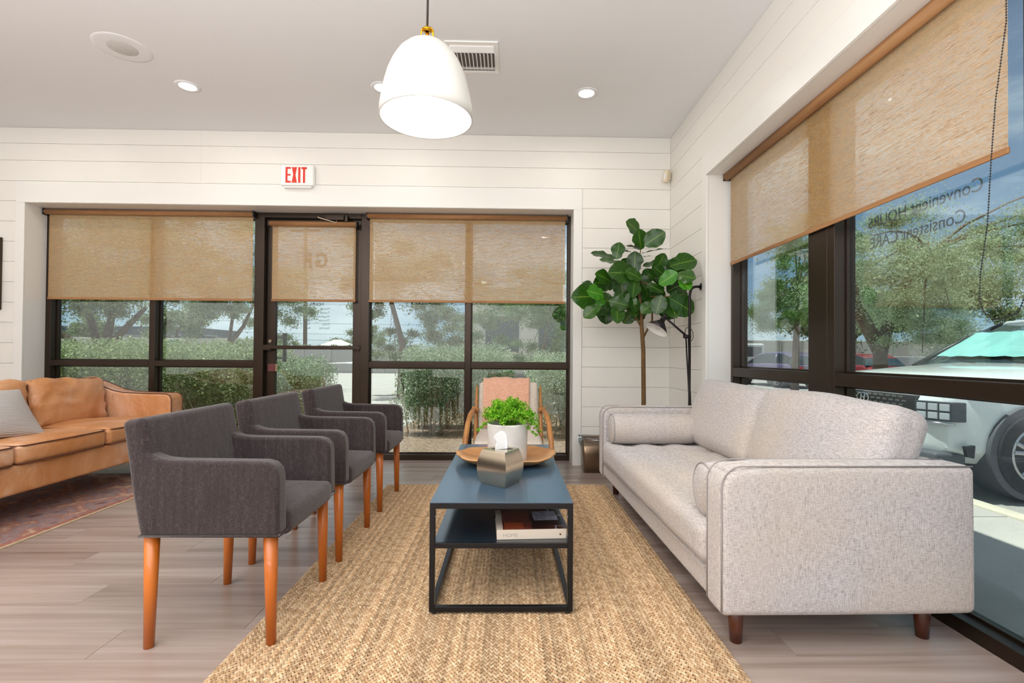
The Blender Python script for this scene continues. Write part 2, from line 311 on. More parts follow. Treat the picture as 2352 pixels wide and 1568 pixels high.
def rbox(hx, hy, hz, r, n=14, puff=(0, 0, 0), wob=0.0, wf=3.0, c=(0, 0, 0), seed=0.0, wr=0.0, power=2.0, crease=0.0):
    """soft rounded box (cushion): half sizes, corner radius, face puff per axis"""
    def lin(h):
        core = max(h-r, 0.0); e = [h - r*(1-math.cos(a)) if False else core + r*math.sin(a) for a in (0.35, 0.75, 1.15, PI/2)]
        k = max(2, int(n)); inner = list(np.linspace(-core, core, k)); return [-x for x in reversed(e)]+inner+e
    ax = [lin(hx), lin(hy), lin(hz)]; H = (hx, hy, hz); vid = {}; vs = []; fs = []
    def put(p):
        key = tuple(round(q, 5) for q in p)
        if key in vid: return vid[key]
        q = Vector(p); inn = Vector([max(-(H[i]-r), min(H[i]-r, q[i])) for i in range(3)]); d = q-inn
        w = inn + d.normalized()*r if d.length > 1e-6 else q
        nrm = d.normalized() if d.length > 1e-6 else Vector((0, 0, 1))
        u = [w[i]/H[i] for i in range(3)]
        for i in range(3):
            j, k = (i+1) % 3, (i+2) % 3
            w[i] += puff[i]*u[i]*max(0, 1-abs(u[j])**power)*max(0, 1-abs(u[k])**power)
        if wob: w += nrm*wob*noise.noise(Vector(w)*wf+Vector((seed, seed, 0)))
        if wr:
            a = noise.noise(Vector((w.x*2.5, w.y*5, w.z*5))*1.6+Vector((seed*3, 0, 0))); w += nrm*wr*(1-abs(a)*4 if abs(a) < 0.25 else 0)
        vs.append(w+Vector(c)); vid[key] = len(vs)-1; return vid[key]
    for i in range(3):
        j, k = (i+1) % 3, (i+2) % 3
        for sgn in (-1, 1):
            for a in range(len(ax[j])-1):
                for b in range(len(ax[k])-1):
                    q = []
                    for (aa, bb) in ((a, b), (a+1, b), (a+1, b+1), (a, b+1)):
                        p = [0, 0, 0]; p[i] = sgn*H[i]; p[j] = ax[j][aa]; p[k] = ax[k][bb]; q.append(put(p))
                    fs.append(tuple(q) if sgn > 0 else tuple(reversed(q)))
    return MB().add(vs, fs)
def xf(mb, m):
    mb.v = [tuple(m @ Vector(p)) for p in mb.v]; return mb
def text_mesh(s, size, depth=0.0, font_scale_x=1.0, mirror=False, bold=0.0, align='CENTER'):
    cu = bpy.data.curves.new('txt', 'FONT'); cu.body = s; cu.size = size; cu.extrude = depth; cu.offset = bold; cu.align_x = align; cu.align_y = 'CENTER'
    o = bpy.data.objects.new('txt', cu); COL.objects.link(o); dg = bpy.context.evaluated_depsgraph_get(); dg.update()
    me = bpy.data.meshes.new_from_object(o.evaluated_get(dg)); bpy.data.objects.remove(o); bpy.data.curves.remove(cu)
    # lay the letters in local XZ, facing -Y
    m = Matrix(((-font_scale_x if mirror else font_scale_x, 0, 0, 0), (0, 0, -1, 0), (0, 1, 0, 0), (0, 0, 0, 1)))
    me.transform(m)
    if mirror: me.flip_normals()
    me.materials.clear(); return me
def bez(p0, p1, p2, p3, n=10):
    P = [Vector(p) for p in (p0, p1, p2, p3)]
    return [P[0]*(1-t)**3+3*P[1]*t*(1-t)**2+3*P[2]*t*t*(1-t)+P[3]*t**3 for t in [i/n for i in range(n+1)]]
def leaf_cloud(name, mat, parent, centers, radii, per, size, aspect=0.45, flat=0.0, shell=0.35, elong=None, box=False, soft=0.0, **kw):
    """leaves as folded quads, scattered in ellipsoid shells"""
    C_ = np.array(centers, float); R_ = np.array(radii, float); k = len(C_); n = k*per
    d = rng.normal(size=(n, 3)); d /= np.linalg.norm(d, axis=1)[:, None]
    if box: d = d/np.max(np.abs(d), axis=1)[:, None]*0.97
    rr = np.abs(rng.normal(size=n))*soft if soft else 1-shell*rng.random(n)**1.5; idx = np.repeat(np.arange(k), per)
    P = C_[idx]+d*R_[idx]*rr[:, None]
    a = rng.normal(size=(n, 3)); a += d*0.5; a[:, 2] *= (1-flat); 
    if elong is not None: a = a*0.5+np.array(elong)
    a /= np.linalg.norm(a, axis=1)[:, None]
    b = np.cross(a, rng.normal(size=(n, 3))); b /= np.linalg.norm(b, axis=1)[:, None]
    s = size*(0.6+0.8*rng.random(n))[:, None]; w = s*aspect
    V = np.stack([P-a*s*0.5, P+b*w*0.5, P+a*s*0.5, P-b*w*0.5], axis=1).reshape(-1, 3)
    me = bpy.data.meshes.new(name); me.vertices.add(4*n); me.vertices.foreach_set('co', V.astype(np.float32).ravel())
    me.loops.add(4*n); me.loops.foreach_set('vertex_index', np.arange(4*n, dtype=np.int32)); me.polygons.add(n)
    me.polygons.foreach_set('loop_start', np.arange(0, 4*n, 4, dtype=np.int32)); me.update(calc_edges=True)
    return mobj(name, me, mat, parent, **kw)

# ================================================================= THE SETTING
YB, XR, ZC = 4.653, 1.53, 3.127            # back wall, right wall, ceiling
YF, XF = 4.87, 1.715                        # faces of the storefront frames
XL, YN = -6.6, -5.0                         # left wall and the wall behind the camera
OXL, OXR, OZ = -4.51, 0.605, 2.425          # opening in the back wall
RY0, RY1, ROZ = 3.775, -2.2, 2.45           # opening in the right wall
fl = thing('floor', kind='structure')
MB().box(XL-0.2, XF+0.10, YN-0.2, YF+0.10, -0.12, -0.0085).build('subfloor', 'floor', fl)
PW = 0.182; y = 1.16; row = 0; base_plank = {}
while y < YF-0.001:
    y1 = min(y+PW, YF)
    x = XL + 0.2 + (row*0.437) % 1.22 - 1.22
    while x < XF:
        a = max(x, XL); b = min(x+1.22, XF)
        if b-a > 0.03 and b > -5.2:
            o = MB().box(a+0.0008, b-0.0008, y+0.0008, y1-0.0008, -0.008, 0).build('plank', 'floor', fl, bevel=0)
        x += 1.22
    y += PW; row += 1
MB().box(XL, XF, YN, 1.1592, -0.008, 0).build('floor_sheet', 'floor', fl)
ce = MB().box(XL-0.2, XF+0.3, YN-0.2, YF+0.15, ZC, ZC+0.2).build('ceiling', 'ceiling', None); tag(ce, kind='structure')

LINES = [ZC, 2.98, 2.821, 2.629]
z = 2.629
while z > 0.1: z -= 0.1885; LINES.append(max(z, 0.0))
wb = thing('wall_back', kind='structure'); T = 0.012; g = 0.0011
core = MB(); core.box(XL-0.2, OXL, YB+T, YF+0.12, 0, ZC); core.box(OXR, XF+0.12, YB+T, YF+0.12, 0, ZC); core.box(OXL, OXR, YB+T, YF+0.12, OZ, ZC)
core.build('wall_core', 'trim', wb)
for i in range(len(LINES)-1):
    z1, z0 = LINES[i], LINES[i+1]
    if z1 > 2.62+0.1: segs = [(XL, -2.9), (-2.9, XR)]
    elif z1 > 2.6: segs = [(XL, OXL-0.085), (OXR+0.085, XR)]
    else: segs = [(XL, OXL-0.085), (OXR+0.085, XR)]
    if z0 < 2.62 and z1 > 2.62 and False: pass
    for a, b in segs:
        if z1 > 2.62+0.1 and a < -3 and b < 0:
            pass
        MB().box(a+(0 if a == XL else 0.0), b, YB, YB+T, z0+g, z1-g).build('plank', 'wall', wb, bevel=0.0015, seg=1)
wr = thing('wall_right', kind='structure')
core = MB(); core.box(XR+T, XF+0.12, RY0, YF, 0, ZC); core.box(XR+T, XF+0.12, YN, RY1, 0, ZC); core.box(XR+T, XF+0.12, RY1, RY0, ROZ, ZC)
core.build('wall_core', 'trim', wr)
for i in range(len(LINES)-1):
    z1, z0 = LINES[i], LINES[i+1]
    segs = [(YN, 0.2), (0.2, YB)] if z1 > 2.65 else [(RY0+0.095, YB)]
    for a, b in segs: MB().box(XR, XR+T, a, b, z0+g, z1-g).build('plank', 'wall', wr, bevel=0.0015, seg=1)
wl_ = MB().box(XL-0.2, XL, YN, YB, 0, ZC).build('wall_left', 'wall', None); tag(wl_, kind='structure')
wf_ = MB().box(XL-0.2, XF+0.12, YN-0.2, YN, 0, ZC).build('wall_front', 'wall', None); tag(wf_, kind='structure')
# casings
t1 = thing('trim_1', kind='structure')
for a, b in ((OXL-0.083, OXL), (OXR, OXR+0.083)):
    MB().box(a, b, YB-0.006, YB+T, 0, OZ-0.0005).build('side_casing', 'trim', t1, bevel=0.003)
MB().box(OXL-0.083, OXR+0.083, YB-0.004, YB+T, OZ, 2.627).build('head_casing', 'trim', t1, bevel=0.003)
b_ = MB(); b_.box(OXL-0.012, OXR+0.012, YB-0.010, YB-0.004, OZ+0.002, OZ+0.014); b_.build('bead', 'trim', t1, bevel=0.002)
t2 = thing('trim_2', kind='structure')
MB().box(XR-0.006, XR+T, RY0, RY0+0.093, 0, ROZ-0.0005).build('side_casing', 'trim', t2, bevel=0.003)
MB().box(XR-0.004, XR+T, RY1-0.09, RY0+0.093, ROZ, 2.627).build('head_casing', 'trim', t2, bevel=0.003)
MB().box(XR-0.010, XR-0.004, RY1, RY0+0.012, ROZ+0.002, ROZ+0.016).build('bead', 'trim', t2, bevel=0.002)
MB().box(XR-0.010, XR-0.006, RY0+0.002, RY0+0.014, 0.0, ROZ-0.001).build('bead', 'trim', t2, bevel=0.0015)

# ---- storefront: local frame x along the width, y outwards, z up
D = 0.115; GY = 0.078
def storefront(root, verts_, horiz, panes):
    """verts_: (x0,x1,z0,z1) ; horiz: (x0,x1,z0,z1); panes: (x0,x1,z0,z1)"""
    for nm, lst in (('mullion', verts_), ('transom', horiz)):
        for (a, b, c, d) in lst:
            m = MB(); m.box(a, b, 0, D, c, d)
            m.build(nm, 'bronze', root, bevel=0.003)
            if nm == 'mullion' and b-a < 0.3:   # recessed glazing stops either side
                pass
    for (a, b, c, d) in panes:
        MB().box(a, b, GY, GY+0.006, c, d).build('pane', 'glass', root)
        s = MB()
        s.box(a, a+0.010, GY-0.018, GY-0.001, c, d); s.box(b-0.010, b, GY-0.018, GY-0.001, c, d)
        s.box(a+0.010, b-0.010, GY-0.018, GY-0.001, c, c+0.010); s.box(a+0.010, b-0.010, GY-0.018, GY-0.001, d-0.010, d)
        s.build('glazing_stop', 'bronze', root)
w1 = thing('window_1', (0, YF, 0), kind='structure'); Z1, Z2 = 0.905, 0.962
storefront(w1, [(OXL+0.001, -4.455, 0, OZ-0.001), (-3.513, -3.454, 0.055, 2.365), (-2.504, -2.410, 0, OZ-0.001)],
           [(-4.4545, -2.5045, 2.366, OZ-0.001), (-4.4545, -2.5045, 0, 0.0545), (-4.4545, -3.5135, Z1, Z2), (-3.4535, -2.5045, Z1, Z2)],
           [(a, b, c, d) for a, b in ((-4.4545, -3.5135), (-3.4535, -2.5045)) for c, d in ((0.055, Z1), (Z2, 2.3655))])
w2 = thing('window_2', (0, YF, 0), kind='structure')
storefront(w2, [(-1.465, -1.383, 0, OZ-0.001), (-0.435, -0.379, 0.055, 2.365), (0.585, OXR-0.0005, 0, OZ-0.001)],
           [(-1.3825, 0.5845, 2.366, OZ-0.001), (-1.3825, 0.5845, 0, 0.0545), (-1.3825, -0.4355, Z1, Z2), (-0.3785, 0.5845, Z1, Z2)],
           [(a, b, c, d) for a, b in ((-1.3825, -0.4355), (-0.3785, 0.5845)) for c, d in ((0.055, Z1), (Z2, 2.3655))])
# right wall window: local x runs towards the camera
w3 = thing('window_3', (XF, RY0-0.001, 0), -PI/2, kind='structure')
q = lambda Y: RY0-0.001-Y
storefront(w3, [(0.001, q(3.735), 0, ROZ-0.001), (q(2.787), q(2.622), 0, ROZ-0.001), (q(2.620), q(2.560), 0, ROZ-0.001), (q(1.603), q(1.528), 0, ROZ-0.001), (q(0.50), q(0.42), 0, ROZ-0.001), (q(-0.7), q(-0.78), 0, ROZ-0.001), (q(-2.12), q(-2.199), 0, ROZ-0.001)],
           [(q(a)+0.0005, q(b)-0.0005, c, d) for a, b in ((3.735, 2.787), (2.560, 1.603), (1.528, 0.50), (0.42, -0.70), (-0.78, -2.12)) for c, d in ((0, 0.0545), (Z1-0.015, Z2-0.005), (ROZ-0.06, ROZ-0.001))],
           [(q(a)+0.0005, q(b)-0.0005, c, d) for a, b in ((3.735, 2.787), (2.560, 1.603), (1.528, 0.50), (0.42, -0.70), (-0.78, -2.12)) for c, d in ((0.055, Z1-0.0155), (Z2-0.0045, ROZ-0.0605))])
M['vinyl'] = simple('window_vinyl', srgb(112, 118, 130), 0.6)
M['vinyl_silhouette'] = simple('window_logo_vinyl', srgb(60, 50, 40), 0.6)  # dark tone paints the lettering's silhouette against the daylight
W3P = [c for c in COL.objects if c.parent == w3 and c.name.startswith('pane')]
# lettering on the outer face of the right window, reads from outside, so mirrored from the room
def on_w3(s, size, Yc, zc, sx=1.0, bold=0.0):
    me = text_mesh(s, size, 0.0006, sx, mirror=True, bold=bold); me.transform(Matrix.Translation((q(Yc), GY+0.0085, zc)))
    return mobj('window_lettering', me, 'vinyl', w3)
on_w3('Convenient HOURS', 0.078, 2.13, 1.708, 0.93)
on_w3('Consistent CARE', 0.078, 2.16, 1.605, 0.93)

# ---- glass door
d1 = thing('door_1', (0, YF, 0), kind='structure')
MB().box(-2.4095, -1.4655, 0, D, 2.375, OZ-0.001).build('door_frame_head', 'bronze', d1, bevel=0.003)
MB().box(-2.4095, -1.4655, 0.0, D, 0, 0.012).build('threshold', 'steel', d1, bevel=0.003)
lf = [(-2.404, -2.318, 0.016, 2.372), (-1.557, -1.471, 0.016, 2.372)]
for a, b, c, d in lf: MB().box(a, b, 0.055, 0.10, c, d).build('stile', 'bronze', d1, bevel=0.003)
MB().box(-2.3175, -1.5575, 0.055, 0.10, 2.30, 2.372).build('rail', 'bronze', d1, bevel=0.003)
MB().box(-2.3175, -1.5575, 0.055, 0.10, 0.016, 0.20).build('rail', 'bronze', d1, bevel=0.003)
MB().box(-2.3175, -1.5575, 0.076, 0.082, 0.2005, 2.2995).build('pane', 'glass', d1)
bar = MB().box(-2.395, -1.462, -0.012, 0.016, 1.082, 1.118); bar.box(-2.403, -2.335, -0.016, 0.054, 1.070, 1.125); bar.box(-1.50, -1.472, -0.014, 0.054, 1.075, 1.122)
bar.build('push_bar', 'bronze', d1, bevel=0.004)
h = MB().box(-2.288, -2.256, 0.150, 0.175, 0.955, 1.245); h.box(-2.34, -2.256, 0.101, 0.150, 1.19, 1.212); h.box(-2.34, -2.256, 0.101, 0.150, 0.985, 1.005)
h.build('pull_handle', 'black_metal', d1, bevel=0.003)
M['aged_steel'] = simple('aged_bronze_steel', srgb(150, 134, 116), 0.3, metal=1.0)
lk = MB().tube([(-2.362, 0.054, 1.160), (-2.362, 0.040, 1.160)], 0.017, 16); lk.box(-2.378, -2.346, 0.032, 0.040, 1.155, 1.165); lk.build('lock_cylinder', 'aged_steel', d1, bevel=0.001)
M['tagred'] = simple('maroon_sign_plastic', srgb(96, 40, 40), 0.5)
M['tagtxt'] = simple('cream_lettering', srgb(226, 196, 150), 0.5)
rb = MB().box(-2.375, -2.300, 0.028, 0.054, 0.862, 0.937).build('strike_plate', 'tagred', d1, bevel=0.002)
m_ = MB()
for k in range(5): m_.box(-2.3, -2.292, 0.030, 0.054, 0.866+k*0.0145, 0.875+k*0.0145)
m_.build('latch_teeth', 'tagtxt', rb)
cl = MB().box(-1.80, -1.62, -0.055, -0.005, 2.345, 2.395); cl.box(-1.615, -1.585, -0.05, -0.005, 2.330, 2.395)
clo = cl.build('door_closer', 'bronze', d1, bevel=0.003)
MB().tube([(-1.70, -0.03, 2.343), (-1.70, -0.03, 2.322), (-1.86, -0.075, 2.360), (-1.862, -0.075, 2.372)], 0.007, 8).build('closer_arm', 'aged_steel', clo)
MB().tube([(-1.862, -0.072, 2.366), (-1.72, -0.02, 2.338)], 0.006, 8).build('closer_link', 'bronze', clo)
# hours lettering (mirrored from inside), with opening times
def on_door(s, size, x, zc, align='CENTER', mat='vinyl', sx=1.0, bold=0.0, nm='door_lettering'):
    me = text_mesh(s, size, 0.0005, sx, mirror=True, align=align, bold=bold); me.transform(Matrix.Translation((x, 0.0845, zc))); return mobj(nm, me, mat, d1)
on_door('HOURS', 0.040, -1.925, 1.532, bold=0.0008)
for k, (dn, a_, b_) in enumerate((('Monday', '7am', '8pm'), ('Tuesday', '7am', '8pm'), ('Wednesday', '7am', '8pm'), ('Thursday', '7am', '6pm'), ('Friday', '7am', '5pm'), ('Saturday', '8am', '1pm'))):
    zz = 1.488-k*0.0385
    on_door(dn, 0.030, -1.795, zz, 'LEFT'); on_door(a_, 0.030, -1.985, zz, 'LEFT'); on_door('-', 0.03, -2.065, zz, 'LEFT'); on_door(b_, 0.030, -2.10, zz, 'LEFT')
on_door('G', 0.20, -1.885, 1.965, mat='vinyl_silhouette', sx=0.85, bold=0.008, nm='door_emblem')
on_door('R', 0.20, -2.020, 1.965, mat='vinyl_silhouette', sx=0.72, bold=0.008, nm='door_emblem')
ring = MB(); cx_, cz_, r_ = -1.945, 1.965, 0.17
for k in range(48):
    a0, a1 = 2*PI*k/48, 2*PI*(k+1)/48
    ring.add([(cx_+math.cos(a)*rr, 0.0845, cz_+math.sin(a)*rr) for a in (a0, a1) for rr in (r_, r_+0.004)], [(0, 1, 3, 2)])
ring.build('door_emblem_ring', 'vinyl_silhouette', d1)
on_door('general care', 0.045, -1.95, 1.745, mat='vinyl_silhouette', nm='door_emblem')

# ================================================================= BLINDS
def blind(root_name, loc, rz, x0, x1, zt, zb, yoff, label, cat='blind', chain_x=None, chain_z=None, r=0.026, chain_r=0.0016):
    t = thing(root_name, loc, rz, label, cat, 'woven roller blinds over the windows')
    MB().tube([(x0, yoff, zt), (x1, yoff, zt)], r, 20).build('roller', 'roller_wood', t, smooth=False).data.shade_smooth()
    yf = yoff+r*0.75
    MB().box(x0+0.018, x1-0.012, yf, yf+0.0012, zb+0.010, zt-0.008).build('shade_cloth', 'blind', t)
    MB().box(x0+0.014, x1-0.008, yf-0.004, yf+0.005, zb-0.012, zb+0.012).build('bottom_bar', 'roller_wood', t, bevel=0.003)
    for k, xx in enumerate((x0-0.012, x1)):
        b = MB().box(xx, xx+0.012, yoff-0.026, yoff+0.03, zt-0.03, zt+0.028); b.build('bracket', 'blackplastic', t, bevel=0.002)
    if chain_x is not None:
        m = MB(); zz = chain_z
        for s_ in (-1, 1):
            n = int((zt-zz)/0.011)
            for k in range(n):
                f = k/n; m.ball((chain_x+s_*(0.012+0.02*math.sin(PI*f)), yoff-r-0.006, zt-k*(zt-zz)/n), 0.0032, 6, 4)
        m.build('bead_chain', 'blackplastic', t)
    return t
blind('roller_blind', (0, 4.835, 0), 0, -4.490, -2.500, 2.393, 1.560, 0, 'wide woven tan roller blind over the window left of the glass door')
blind('roller_blind', (0, 4.835, 0), 0, -1.395, 0.560, 2.393, 1.562, 0, 'wide woven tan roller blind between the glass door and the fiddle leaf plant')
blind('roller_blind', (0, 4.855, 0), 0, -2.352, -1.508, 2.312, 1.562, 0, 'narrow woven tan roller blind hanging on the glass door')
br = blind('roller_blind', (1.675, 3.76, 0), -PI/2, 0.005, 3.76-1.625, 2.43, 1.752, 0, 'large woven tan roller blind on the right wall above the linen sofa', r=0.03)
# hanging bead chain loop of the right blind
def chain(name, pts, rad, parent, step=0.0095):
    m = MB(); acc = 0.0; last = Vector(pts[0]); m.ball(last, rad, 6, 4)
    for a, b in zip(pts[:-1], pts[1:]):
        a, b = Vector(a), Vector(b); L = (b-a).length; t_ = step-acc
        while t_ <= L: m.ball(a+(b-a)*(t_/L), rad, 6, 4); t_ += step
        acc = (acc+L) % step
    m.tube(pts, rad*0.35, 5); return m.build(name, 'blackplastic', parent)
pts = [(1.645, 1.590, 2.16), (1.645, 1.627, 1.915), (1.645, 1.643, 1.72), (1.645, 1.657, 1.50), (1.645, 1.683, 1.335), (1.645, 1.687, 1.245), (1.645, 1.670, 1.200), (1.645, 1.635, 1.175), (1.645, 1.595, 1.176), (1.645, 1.555, 1.19), (1.645, 1.535, 1.24), (1.645, 1.532, 1.6), (1.645, 1.532, 2.16)]
cs = []
for k in range(len(pts)): cs.append(Vector(pts[k]) - Vector((1.675, 3.76, 0)))
cs = [Matrix.Rotation(PI/2, 3, 'Z') @ p for p in cs]
chain('bead_chain', [cs[0]+Vector((0, 0, 0.27))]+cs+[cs[-1]+Vector((0, 0, 0.27))], 0.0029, br)

# ================================================================= CEILING AND WALL FITTINGS
ex = thing('exit_sign', (-1.985, YB, 2.697), 0, 'white plastic exit sign with red letters on the shiplap wall above the door', 'sign')
MB().box(-0.152, 0.152, -0.055, 0, -0.094, 0.098).build('housing', 'cream_exit' if 'cream_exit' in M else 'white_enamel', ex, bevel=0.010, seg=3)
MB().box(-0.13, 0.13, -0.045, 0, -0.112, -0.0945).build('base', 'white_enamel', ex, bevel=0.006)
M['exit_red'] = simple('exit_red', srgb(214, 44, 14), 0.5, emit=srgb(230, 50, 16), estr=0.06)
def seg_letter(name, boxes, quads=()):
    m = MB()
    for b in boxes: m.box(b[0], b[1], -0.058, -0.0555, b[2], b[3])
    for i_, q_ in enumerate(quads): m.prism(q_, 1, -0.058-0.0006*i_, -0.0555)
    m.build(name, 'exit_red', ex)
zt_, zb_ = 0.076, -0.070
seg_letter('letter', [(-0.104, -0.086, zb_, zt_), (-0.086, -0.056, zt_-0.017, zt_), (-0.086, -0.058, -0.004, 0.011), (-0.086, -0.056, zb_, zb_+0.017)])
seg_letter('letter', [], [[(-0.046, zt_), (-0.026, zt_), (0.0, zb_), (-0.020, zb_)], [(-0.020, zt_), (0.0, zt_), (-0.026, zb_), (-0.046, zb_)]])
seg_letter('letter', [(0.013, 0.032, zb_, zt_)])
seg_letter('letter', [(0.042, 0.092, zt_-0.018, zt_), (0.0575, 0.0755, zb_, zt_-0.018)])

md = thing('motion_detector', (1.492, 4.615, 2.737), 0, 'small cream motion detector high in the corner above the fiddle leaf plant', 'sensor')
m = rbox(0.032, 0.022, 0.058, 0.016, 3); xf(m, Matrix.Rotation(0.75, 4, 'Z') @ Matrix.Rotation(0.22, 4, 'X')); m.v = [(a-0.016, b-0.018, c) for a, b, c in m.v]; m.build('housing', 'cream_plastic', md, smooth=True)
m = rbox(0.024, 0.006, 0.030, 0.005, 3); xf(m, Matrix.Rotation(0.75, 4, 'Z') @ Matrix.Rotation(0.22, 4, 'X')); m.v = [(a-0.030, b-0.036, c-0.008) for a, b, c in m.v]; m.build('lens', 'white_enamel', md, smooth=True)
MB().box(-0.012, 0.030, -0.006, 0.030, -0.02, 0.03).build('bracket', 'cream_plastic', md, bevel=0.003)

# pendant
pc = (-0.395, 2.30); pd = thing('pendant_lamp', (pc[0], pc[1], ZC), 0, 'large white dome pendant lamp with brass stem hanging over the coffee table', 'lamp')
rz_, tz_ = 2.142, 2.497
Rm = 0.215; H_ = tz_-rz_
prof = [(0.030, H_), (0.062, H_-0.004), (0.098, H_-0.022), (0.132, H_-0.056), (0.160, H_-0.102), (0.182, H_-0.155), (0.198, H_-0.215), (0.209, H_-0.275), (0.214, 0.045), (Rm, 0.0)]
inn = [(r-0.006, max(z-0.006 if z > 0.05 else z, 0.0)) for r, z in prof[::-1]]
MB().lathe([(a, b+rz_-ZC) for a, b in prof+inn], 64).build('shade', 'shade_enamel', pd, smooth=True)
MB().ball((0, 0, rz_-ZC+0.14), 0.055, 20, 12).build('bulb', 'bulb_on', pd, smooth=True)
MB().tube([(0, 0, rz_-ZC+0.195), (0, 0, H_+rz_-ZC-0.004)], 0.022, 16).build('socket', 'white_enamel', pd, smooth=True)
zb2 = tz_-ZC
m = MB().tube([(0, 0, zb2-0.002), (0, 0, zb2+0.06)], 0.008, 12); m.lathe([(0.002, zb2+0.088), (0.008, zb2+0.084), (0.012, zb2+0.074), (0.024, zb2+0.066), (0.024, zb2+0.062), (0.010, zb2+0.058)], 24)
for s_ in (-1, 1): m.tube([(s_*0.010, 0, zb2+0.078), (s_*0.020, 0, zb2+0.074), (s_*0.027, 0, zb2+0.060), (s_*0.031, 0, zb2-0.002)], 0.0045, 8)
m.build('brass_yoke', 'brass', pd, smooth=True)
MB().tube([(0, 0, zb2+0.084), (0.002, 0, -0.3), (0, 0, -0.02)], 0.0052, 8).build('cord', 'cord', pd, smooth=True)
MB().lathe([(0.001, -0.02), (0.05, -0.018), (0.06, 0.0)], 32).build('canopy', 'brass', pd, smooth=True)
light('pendant_bulb', 'POINT', (pc[0], pc[1], rz_+0.05), 9.0, (1.0, 0.94, 0.86), 0.05)

M['grille'] = simple('speaker_grille', srgb(206, 205, 202), 0.8, var=0.12, vscale=260)
sp = thing('ceiling_speaker', (-2.665, 3.405, ZC), 0, 'round white flush ceiling speaker with grey mesh centre, left of the pendant', 'speaker')
MB().lathe([(0.001, -0.004), (0.085, -0.004), (0.150, -0.004), (0.168, -0.002), (0.170, 0.0)], 64).build('trim_ring', 'ceiling', sp, smooth=True)
MB().lathe([(0.001, -0.006), (0.086, -0.0055), (0.089, -0.004)], 48).build('grille', 'grille', sp, smooth=True)
dl_lab = ['round lit recessed ceiling downlight at the left, beside the ceiling speaker', 'round lit recessed ceiling downlight at the right, above the fiddle leaf plant', 'lit recessed ceiling downlight mostly hidden behind the left edge of the pendant shade']
for k, (dx, dy) in enumerate(DOWNLIGHTS[:3]):
    t = thing('recessed_downlight', (dx, dy, ZC), 0, dl_lab[k], 'light', 'recessed downlights in the ceiling')
    MB().lathe([(0.058, -0.001), (0.066, -0.006), (0.088, -0.005), (0.090, 0.0)], 40).build('trim_ring', 'ceiling', t, smooth=True)
    MB().lathe([(0.001, -0.003), (0.062, -0.003)], 40).build('lens', 'lamp_on', t)
M['ventdark'] = simple('vent_duct_dark', srgb(120, 114, 108), 0.9)
av = thing('air_vent', (-0.268, 3.435, ZC), 0, 'square white ceiling air vent with slanted louvres behind the pendant lamp', 'vent')
m = MB(); hw, hd, fw = 0.180, 0.185, 0.030
m.box(-hw, hw, -hd, -hd+fw, -0.010, 0); m.box(-hw, hw, hd-fw, hd, -0.010, 0); m.box(-hw, -hw+fw, -hd+fw, hd-fw, -0.010, 0); m.box(hw-fw, hw, -hd+fw, hd-fw, -0.010, 0)
m.build('frame', 'white_enamel', av, bevel=0.003)
MB().box(-hw+fw, hw-fw, -hd+fw, hd-fw, -0.0015, 0).build('backing', 'ventdark', av)
for k in range(4):
    yy = -hd+fw+0.006+k*0.017; MB().add([(-hw+fw, yy, -0.002), (hw-fw, yy, -0.002), (hw-fw, yy+0.011, -0.014), (-hw+fw, yy+0.011, -0.014), (-hw+fw, yy+0.002, -0.001), (hw-fw, yy+0.002, -0.001), (hw-fw, yy+0.013, -0.013), (-hw+fw, yy+0.013, -0.013)], [(0, 1, 2, 3), (7, 6, 5, 4), (0, 4, 5, 1), (3, 2, 6, 7)]).build('slat', 'white_enamel', av)
MB().box(-hw+fw, hw-fw, -hd+fw+0.074, -hd+fw+0.080, -0.016, -0.002).build('divider', 'white_enamel', av)
MB().box(-hw+fw, hw-fw, hd-fw-0.045, hd-fw-0.038, -0.016, -0.002).build('divider', 'white_enamel', av)
for k in range(12):
    xx = -hw+fw+0.012+k*0.0262
    MB().add([(xx, -0.070, -0.002), (xx+0.003, -0.070, -0.002), (xx+0.012, -0.070, -0.026), (xx+0.009, -0.070, -0.026), (xx, 0.108, -0.002), (xx+0.003, 0.108, -0.002), (xx+0.012, 0.108, -0.026), (xx+0.009, 0.108, -0.026)], [(0, 1, 2, 3), (4, 7, 6, 5), (0, 4, 5, 1), (1, 5, 6, 2), (2, 6, 7, 3), (3, 7, 4, 0)]).build('louvre', 'white_enamel', av)

# canvas picture at the left edge
M['canvas'] = simple('dark_brown_canvas_print', srgb(62, 46, 30), 0.7, var=0.15, vscale=5)
M['skin_print'] = simple('canvas_print_peach', srgb(226, 160, 118), 0.7, var=0.1, vscale=20)
M['grey_print'] = simple('canvas_print_grey', srgb(186, 168, 150), 0.7, var=0.2, vscale=14)
M['plum_print'] = simple('canvas_print_plum', srgb(112, 80, 82), 0.7, var=0.3, vscale=10)
cp = thing('canvas_picture', (-4.96, YB, 1.76), 0, 'dark brown canvas picture cut off at the left edge, on the white shiplap wall', 'picture')
MB().box(-0.26, 0.255, -0.032, 0, -0.335, 0.335).build('canvas', 'canvas', cp, bevel=0.004)
m = MB(); m.prism([(0.257, -0.04), (0.257, -0.085), (0.12, -0.11), (0.06, -0.09), (0.16, -0.05)], 1, -0.0335, -0.0322); m.build('print_patch', 'skin_print', cp)
m = MB(); m.prism([(0.257, -0.086), (0.257, -0.21), (0.10, -0.24), (0.04, -0.15), (0.12, -0.112)], 1, -0.0335, -0.0322); m.build('print_patch', 'grey_print', cp)
m = MB(); m.prism([(0.257, -0.212), (0.257, -0.333), (-0.10, -0.333), (-0.02, -0.22), (0.10, -0.242)], 1, -0.0335, -0.0322); m.build('print_patch', 'plum_print', cp)

